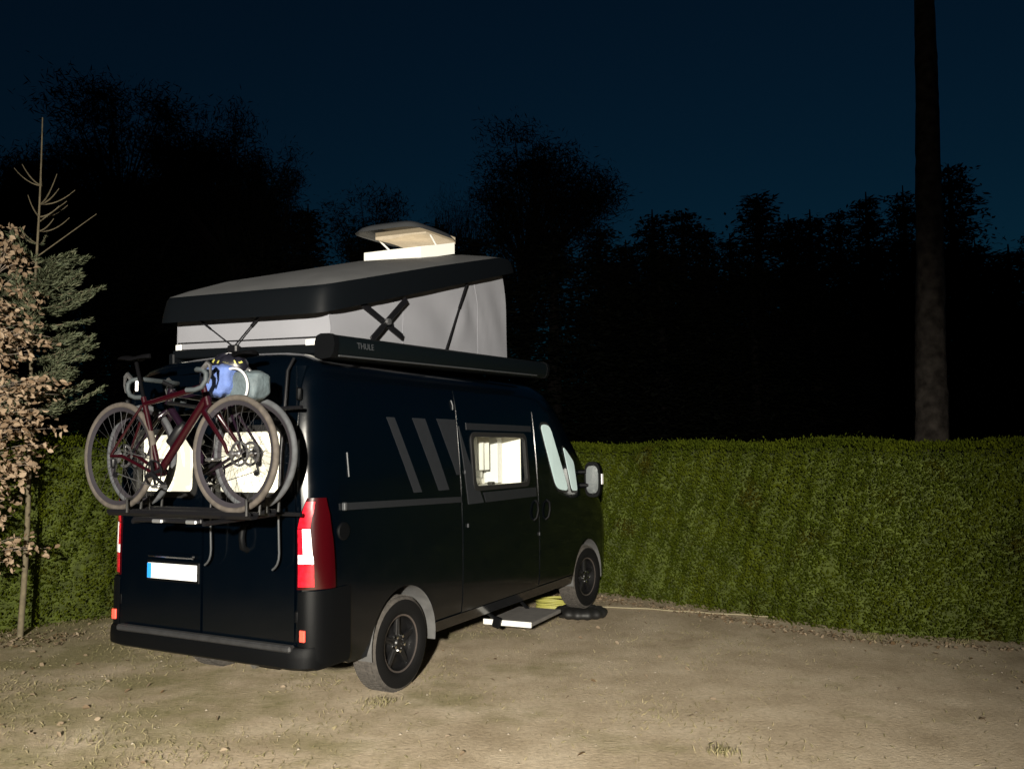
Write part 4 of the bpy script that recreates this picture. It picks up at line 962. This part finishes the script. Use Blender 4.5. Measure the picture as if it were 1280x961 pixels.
# ------------------------------------------------------------------ trees
def tree_mesh(kind, seed):
    """unit-ish tree of height 10: (branch MB, leaf arrays)"""
    random.seed(seed); r = np.random.default_rng(seed); wood = MB(); C = []; D = []; S = []
    if kind == 'conifer':
        wood.tube([(0, 0, -.1), (.02, 0, 5), (0, 0, 10)], [.16, .10, .01], 6)
        z = .5
        while z < 9.8:
            R0 = 2.0 * (1 - z / 10) ** 1.05 * random.uniform(.75, 1.15) + .10
            for k in range(11):
                a = random.uniform(0, 6.283); L = R0 * random.uniform(.6, 1.1); n_ = int(10 + 55 * L)
                for q in range(n_):
                    t = random.random() ** .7; C.append((L * t * math.cos(a) + random.gauss(0, .10 + .06 * L), L * t * math.sin(a) + random.gauss(0, .10 + .06 * L), z - .28 * L * t + random.gauss(0, .07))); D.append((math.cos(a), math.sin(a), -.3)); S.append(random.uniform(.07, .17))
            z += random.uniform(.22, .36)
    elif kind == 'round':
        wood.tube([(0, 0, -.1), (.05, .03, 3), (0, .02, 6.5)], [.2, .15, .06], 6); lob = [(random.gauss(0, .75), random.gauss(0, .75), random.uniform(5.2, 8.3), random.uniform(.8, 1.3)) for _ in range(9)] + [(0, 0, 8.7, 1.1)]
        for lx, ly, lz, lr in lob:
            for k in range(16):
                v_ = Vector((random.gauss(0, 1), random.gauss(0, 1), random.gauss(0, 1))).normalized() * lr * random.uniform(.35, 1); q = Vector((lx, ly, lz)) + v_
                wood.tube([(0, 0, min(q.z - 1.5, 6)), ((lx + q.x) / 3, (ly + q.y) / 3, (q.z + min(q.z - 1, 6)) / 2), q], [.035, .02, .006], 3, cap=False)
                for j in range(150): C.append((q.x + random.gauss(0, .21), q.y + random.gauss(0, .21), q.z + random.gauss(0, .18))); D.append(tuple(v_)); S.append(random.uniform(.08, .22))
    else:
        tips = []
        def grow(p, d, L, rad, lev):
            q = p + d * L; m_ = (p + q) / 2 + Vector((random.gauss(0, .05), random.gauss(0, .05), 0)) * L
            wood.tube([p, m_, q], [rad, rad * .85, rad * .66], 5 if lev < 2 else 3, cap=False)
            if lev >= 4: tips.append((q, d)); return
            for k in range(3 if lev else 5):
                ax = Vector((random.gauss(0, 1), random.gauss(0, 1), random.gauss(0, .5))); ax = (ax - d * ax.dot(d)).normalized(); an = random.uniform(.35, .85) if k else random.uniform(.05, .3)
                nd = (d * math.cos(an) + ax * math.sin(an)); nd.z += .10; nd.normalize(); grow(p.lerp(q, random.uniform(.7, 1)) if k else q, nd, L * random.uniform(.62, .86), rad * .62, lev + 1)
        grow(Vector((0, 0, -.1)), Vector((0, 0, 1)), 3.0, .20, 0)
        zmax = max(q.z for q, _ in tips); nl = {'broad': 75, 'bare': 110}[kind]
        for q, d in tips:
            for k in range(nl):
                g_ = .42 if kind == 'broad' else .38
                C.append((q.x + random.gauss(0, g_), q.y + random.gauss(0, g_), q.z + random.gauss(0, g_))); D.append(tuple(d)); S.append(random.uniform(.05, .12) if kind == 'broad' else random.uniform(.10, .26))
        k = 10 / (zmax + .4); wood.v = [(a * k, b_ * k, c * k) for a, b_, c in wood.v]; C = [(a * k, b_ * k, c * k) for a, b_, c in C]
    V, F = leaves(np.array(C), np.array(S), {'conifer': .35, 'broad': .6, 'bare': .07, 'round': .14}[kind], np.array(D), None, .8)
    return wood, V, F
protos = {}
def proto(kind, seed):
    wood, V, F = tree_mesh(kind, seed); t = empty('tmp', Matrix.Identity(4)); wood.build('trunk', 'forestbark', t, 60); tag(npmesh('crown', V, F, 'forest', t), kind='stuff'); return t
for k in ('conifer', 'bare', 'round'):
    for sd_ in range(3 if k != 'bare' else 2): protos[k, sd_] = proto(k, 40 + sd_ * 7 + len(k))
used = set()
def px_dir(u, v):
    f = 1013.4; c = Vector(((u - 640) / f, 1, -(v - 480.5) / f)); return Matrix.Rotation(R_(6.24), 3, 'X') @ c
def place(kind, var, u, v, D, wscale=1, name='tree', label='', group=None, rz=0):
    d = px_dir(u, v); k = D / d.y; top = Vector((0, 0, 1.638)) + d * k; h = top.z
    if (kind, var) in used: t = copy_tree(protos[kind, var])
    else: t = protos[kind, var]; used.add((kind, var))
    t.name = name; t.location = (top.x, top.y, 0); t.rotation_euler = (0, 0, rz); t.scale = (h / 10 * wscale, h / 10 * wscale, h / 10)
    tag(t, label, 'tree', group); return t
random.seed(5)
FG = 'dark trees of the forest edge'
# row of firs beyond the hedge
for i, (u, v) in enumerate([(385, 255), (545, 272), (750, 285), (782, 300), (815, 262), (852, 263), (880, 280), (912, 292), (946, 243), (985, 268), (1012, 262), (1048, 262), (1082, 240), (1128, 232), (1185, 205), (1218, 300), (1250, 318), (1290, 290)]):
    place('conifer', i % 3, u, v, 34 + 3 * math.sin(i * 2.1), random.uniform(1.5, 2.3), 'fir_tree', 'dark fir in the row of firs beyond the hedge', 'firs beyond the hedge', i * 1.3)
# second, lower row closing the gaps
for i, u in enumerate(range(-40, 1330, 62)):
    place('conifer', (i + 1) % 3, u + random.uniform(-12, 12), random.uniform(296, 335), 30 + random.uniform(-1.5, 1.5), random.uniform(2.0, 2.8), 'fir_tree', 'low black fir at the foot of the forest edge', 'low firs of the forest edge', i * .9)
# tall broadleaf group on the left
for i, (u, v, ws) in enumerate([(165, 66, .8), (225, 112, .85), (300, 130, .72), (345, 190, .6), (95, 150, .9), (20, 190, .9), (-60, 140, .9), (130, 170, .9), (262, 190, .8), (195, 215, .9), (325, 262, .7)]):
    place('round', i % 3, u, v, 33 + 2.5 * math.sin(i * 1.9), ws * 1.25, 'broadleaf_tree', 'tall dark broadleaf tree in the group above the young spruce', 'tall trees behind the spruce', i * 1.1)
place('round', 1, 466, 222, 40, 1.15, 'broadleaf_tree', 'low round-crowned tree rising between the tall group and the large round-crowned tree', None, 2.2)
place('round', 2, 655, 143, 42, 1.15, 'round_crowned_tree', 'large round-crowned tree standing out alone against the night sky', None, .6)
place('bare', 1, 600, 215, 45, .5, 'bare_tree', 'slim leafless tree tucked beside the large round-crowned tree', None, 1.6)
for key, t in protos.items():
    if key not in used:
        for ch in list(t.children): bpy.data.objects.remove(ch)
        bpy.data.objects.remove(t)
# tall pine trunk behind the hedge
pn = empty('tall_pine', Matrix.Translation((8.15, 16, 0))); tag(pn, 'tall pine with bare straight trunk standing behind the hedge', 'tree')
tr_ = MB(); V = []; F = []; n_a = 20; zs_ = lin(-.1, 21, 110); random.seed(9)
for z in zs_:
    rad = (.36 - .0135 * z) * (1 + .35 * math.exp(-max(z, 0) * 1.2)); rad = max(rad * .92, .03); cx = .05 * math.sin(z * .22) + .040 * z
    for k in range(n_a): a = 2 * math.pi * k / n_a; q = rad * (1 + .035 * math.sin(5 * a + z * 1.7) + .03 * random.gauss(0, 1)); V.append((cx + q * math.cos(a), q * math.sin(a), z))
for i in range(len(zs_) - 1):
    for k in range(n_a): F.append((i * n_a + k, i * n_a + (k + 1) % n_a, (i + 1) * n_a + (k + 1) % n_a, (i + 1) * n_a + k))
tr_.add(V, F)
C_ = []; D_ = []
for k in range(46):
    z = random.uniform(13.5, 20.5); a = random.uniform(0, 6.28); L = random.uniform(1.6, 3.6) * (1.0 if z < 17 else .7); cx = .05 * math.sin(z * .22) + .040 * z
    pts = [Vector((cx + L * t * math.cos(a), L * t * math.sin(a), z + .25 * L * t * t - .05 * L * t)) for t in lin(0, 1, 5)]; tr_.tube(pts, [.05 - .04 * t for t in lin(0, 1, 5)], 5)
    for q in range(520):
        t = random.uniform(.35, 1.05); p_ = pts[0].lerp(pts[4], t); C_.append((p_.x + random.gauss(0, .3), p_.y + random.gauss(0, .3), z + .2 * L * t + random.gauss(0, .18))); D_.append((math.cos(a), math.sin(a), .4))
tr_.build('trunk', 'pinebark', pn, 60)
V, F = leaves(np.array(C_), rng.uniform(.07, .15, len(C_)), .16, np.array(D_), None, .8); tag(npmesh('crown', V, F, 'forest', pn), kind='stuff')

# ------------------------------------------------------------------ ground cover
r4 = np.random.default_rng(31)
def scatter(N, fn):
    x = r4.uniform(-6.5, 6.5, N * 6); y = r4.uniform(3.8, 11.5, N * 6); p_ = fn(x, y); k = r4.random(N * 6) < p_; x, y = x[k][:N], y[k][:N]; return np.stack([x, y, gz(x, y)], 1)
patch = lambda x, y: np.clip(.5 * np.sin(1.9 * x + .8 * y + 1) * np.sin(1.5 * y - .6 * x) + .35 * np.sin(4.3 * x - 1.1 * y) * np.sin(3.9 * y + x) + .12 - .09 * x, 0, 1)
G = scatter(20000, lambda x, y: .03 + .9 * patch(x, y) ** 1.3)
D_ = np.stack([r4.normal(size=len(G)) * .5, r4.normal(size=len(G)) * .5, np.full(len(G), .55)], 1)
V, F = leaves(G + [0, 0, .008], r4.uniform(.02, .05, len(G)), .13, D_, None, .25)
tag(npmesh('grass', V, F, 'grass'), 'short thin grass growing in patches on the pitch', 'grass', None, 'stuff')
# two thicker tufts
tc_ = []
for cx, cy, rr, N in ((1.24, 4.97, .05, 110), (-2.6, 5.2, .14, 70), (3.6, 8.3, .1, 160), (4.35, 8.05, .05, 120), (-.95, 6.0, .07, 120)):
    q = r4.normal(size=(N, 2)) * rr; tc_.append(np.stack([cx + q[:, 0], cy + q[:, 1], np.full(N, .02)], 1))
G = np.concatenate(tc_); V, F = leaves(G, r4.uniform(.025, .06, len(G)), .12, np.tile([0, 0, 1.], (len(G), 1)), None, .45)
tag(npmesh('grass_tufts', V, F, 'grass'), 'thicker grass tufts dotted over the bare pitch', 'grass', None, 'stuff')
G = scatter(650, lambda x, y: .12 + .5 * (y > 9) + .25 * (x < -2.5)); hp = np.array([(.75, 11.45), (1.4, 10.85), (2.35, 9.85), (2.95, 9.0), (3.6, 8.35), (4.9, 7.9)]); tt = r4.random(900) ** 1.5 * 4.99; ii = tt.astype(int); L1 = hp[ii] + (hp[ii + 1] - hp[ii]) * (tt - ii)[:, None] + r4.normal(size=(900, 2)) * .10 - [.12, .16]
L2 = np.stack([r4.uniform(-6, -4.3, 250), r4.normal(8.25, .22, 250)], 1); L1 = np.concatenate([L1, L2]); G = np.concatenate([G, np.stack([L1[:, 0], L1[:, 1], gz(L1[:, 0], L1[:, 1])], 1)])
V, F = leaves6(G + [0, 0, .012], r4.uniform(.02, .055, len(G)), .6, np.tile([0, 0, .0], (len(G), 1)) + [1, 0, 0], np.tile([0, 0, 1.], (len(G), 1)), .5)
tag(npmesh('fallen_leaves', V, F, 'deadleaf'), 'dry fallen leaves scattered over the ground', 'leaves', None, 'stuff')
G = scatter(1100, lambda x, y: .3 + 0 * x); r_ = r4.uniform(.004, .014, len(G)); o8 = np.array([(1, 0, 0), (0, 1, 0), (-1, 0, 0), (0, -1, 0), (0, 0, .7), (0, 0, -.7)])
V = (G[:, None, :] + o8[None] * r_[:, None, None] * r4.uniform(.7, 1.3, (len(G), 6, 1))).reshape(-1, 3); f8 = np.array([(0, 1, 4), (1, 2, 4), (2, 3, 4), (3, 0, 4), (1, 0, 5), (2, 1, 5), (3, 2, 5), (0, 3, 5)])
F = (np.arange(len(G))[:, None, None] * 6 + f8[None]).reshape(-1, 3); tag(npmesh('pebbles', V, F, 'pebble'), 'small pebbles scattered over the dirt pitch', 'pebbles', None, 'stuff')
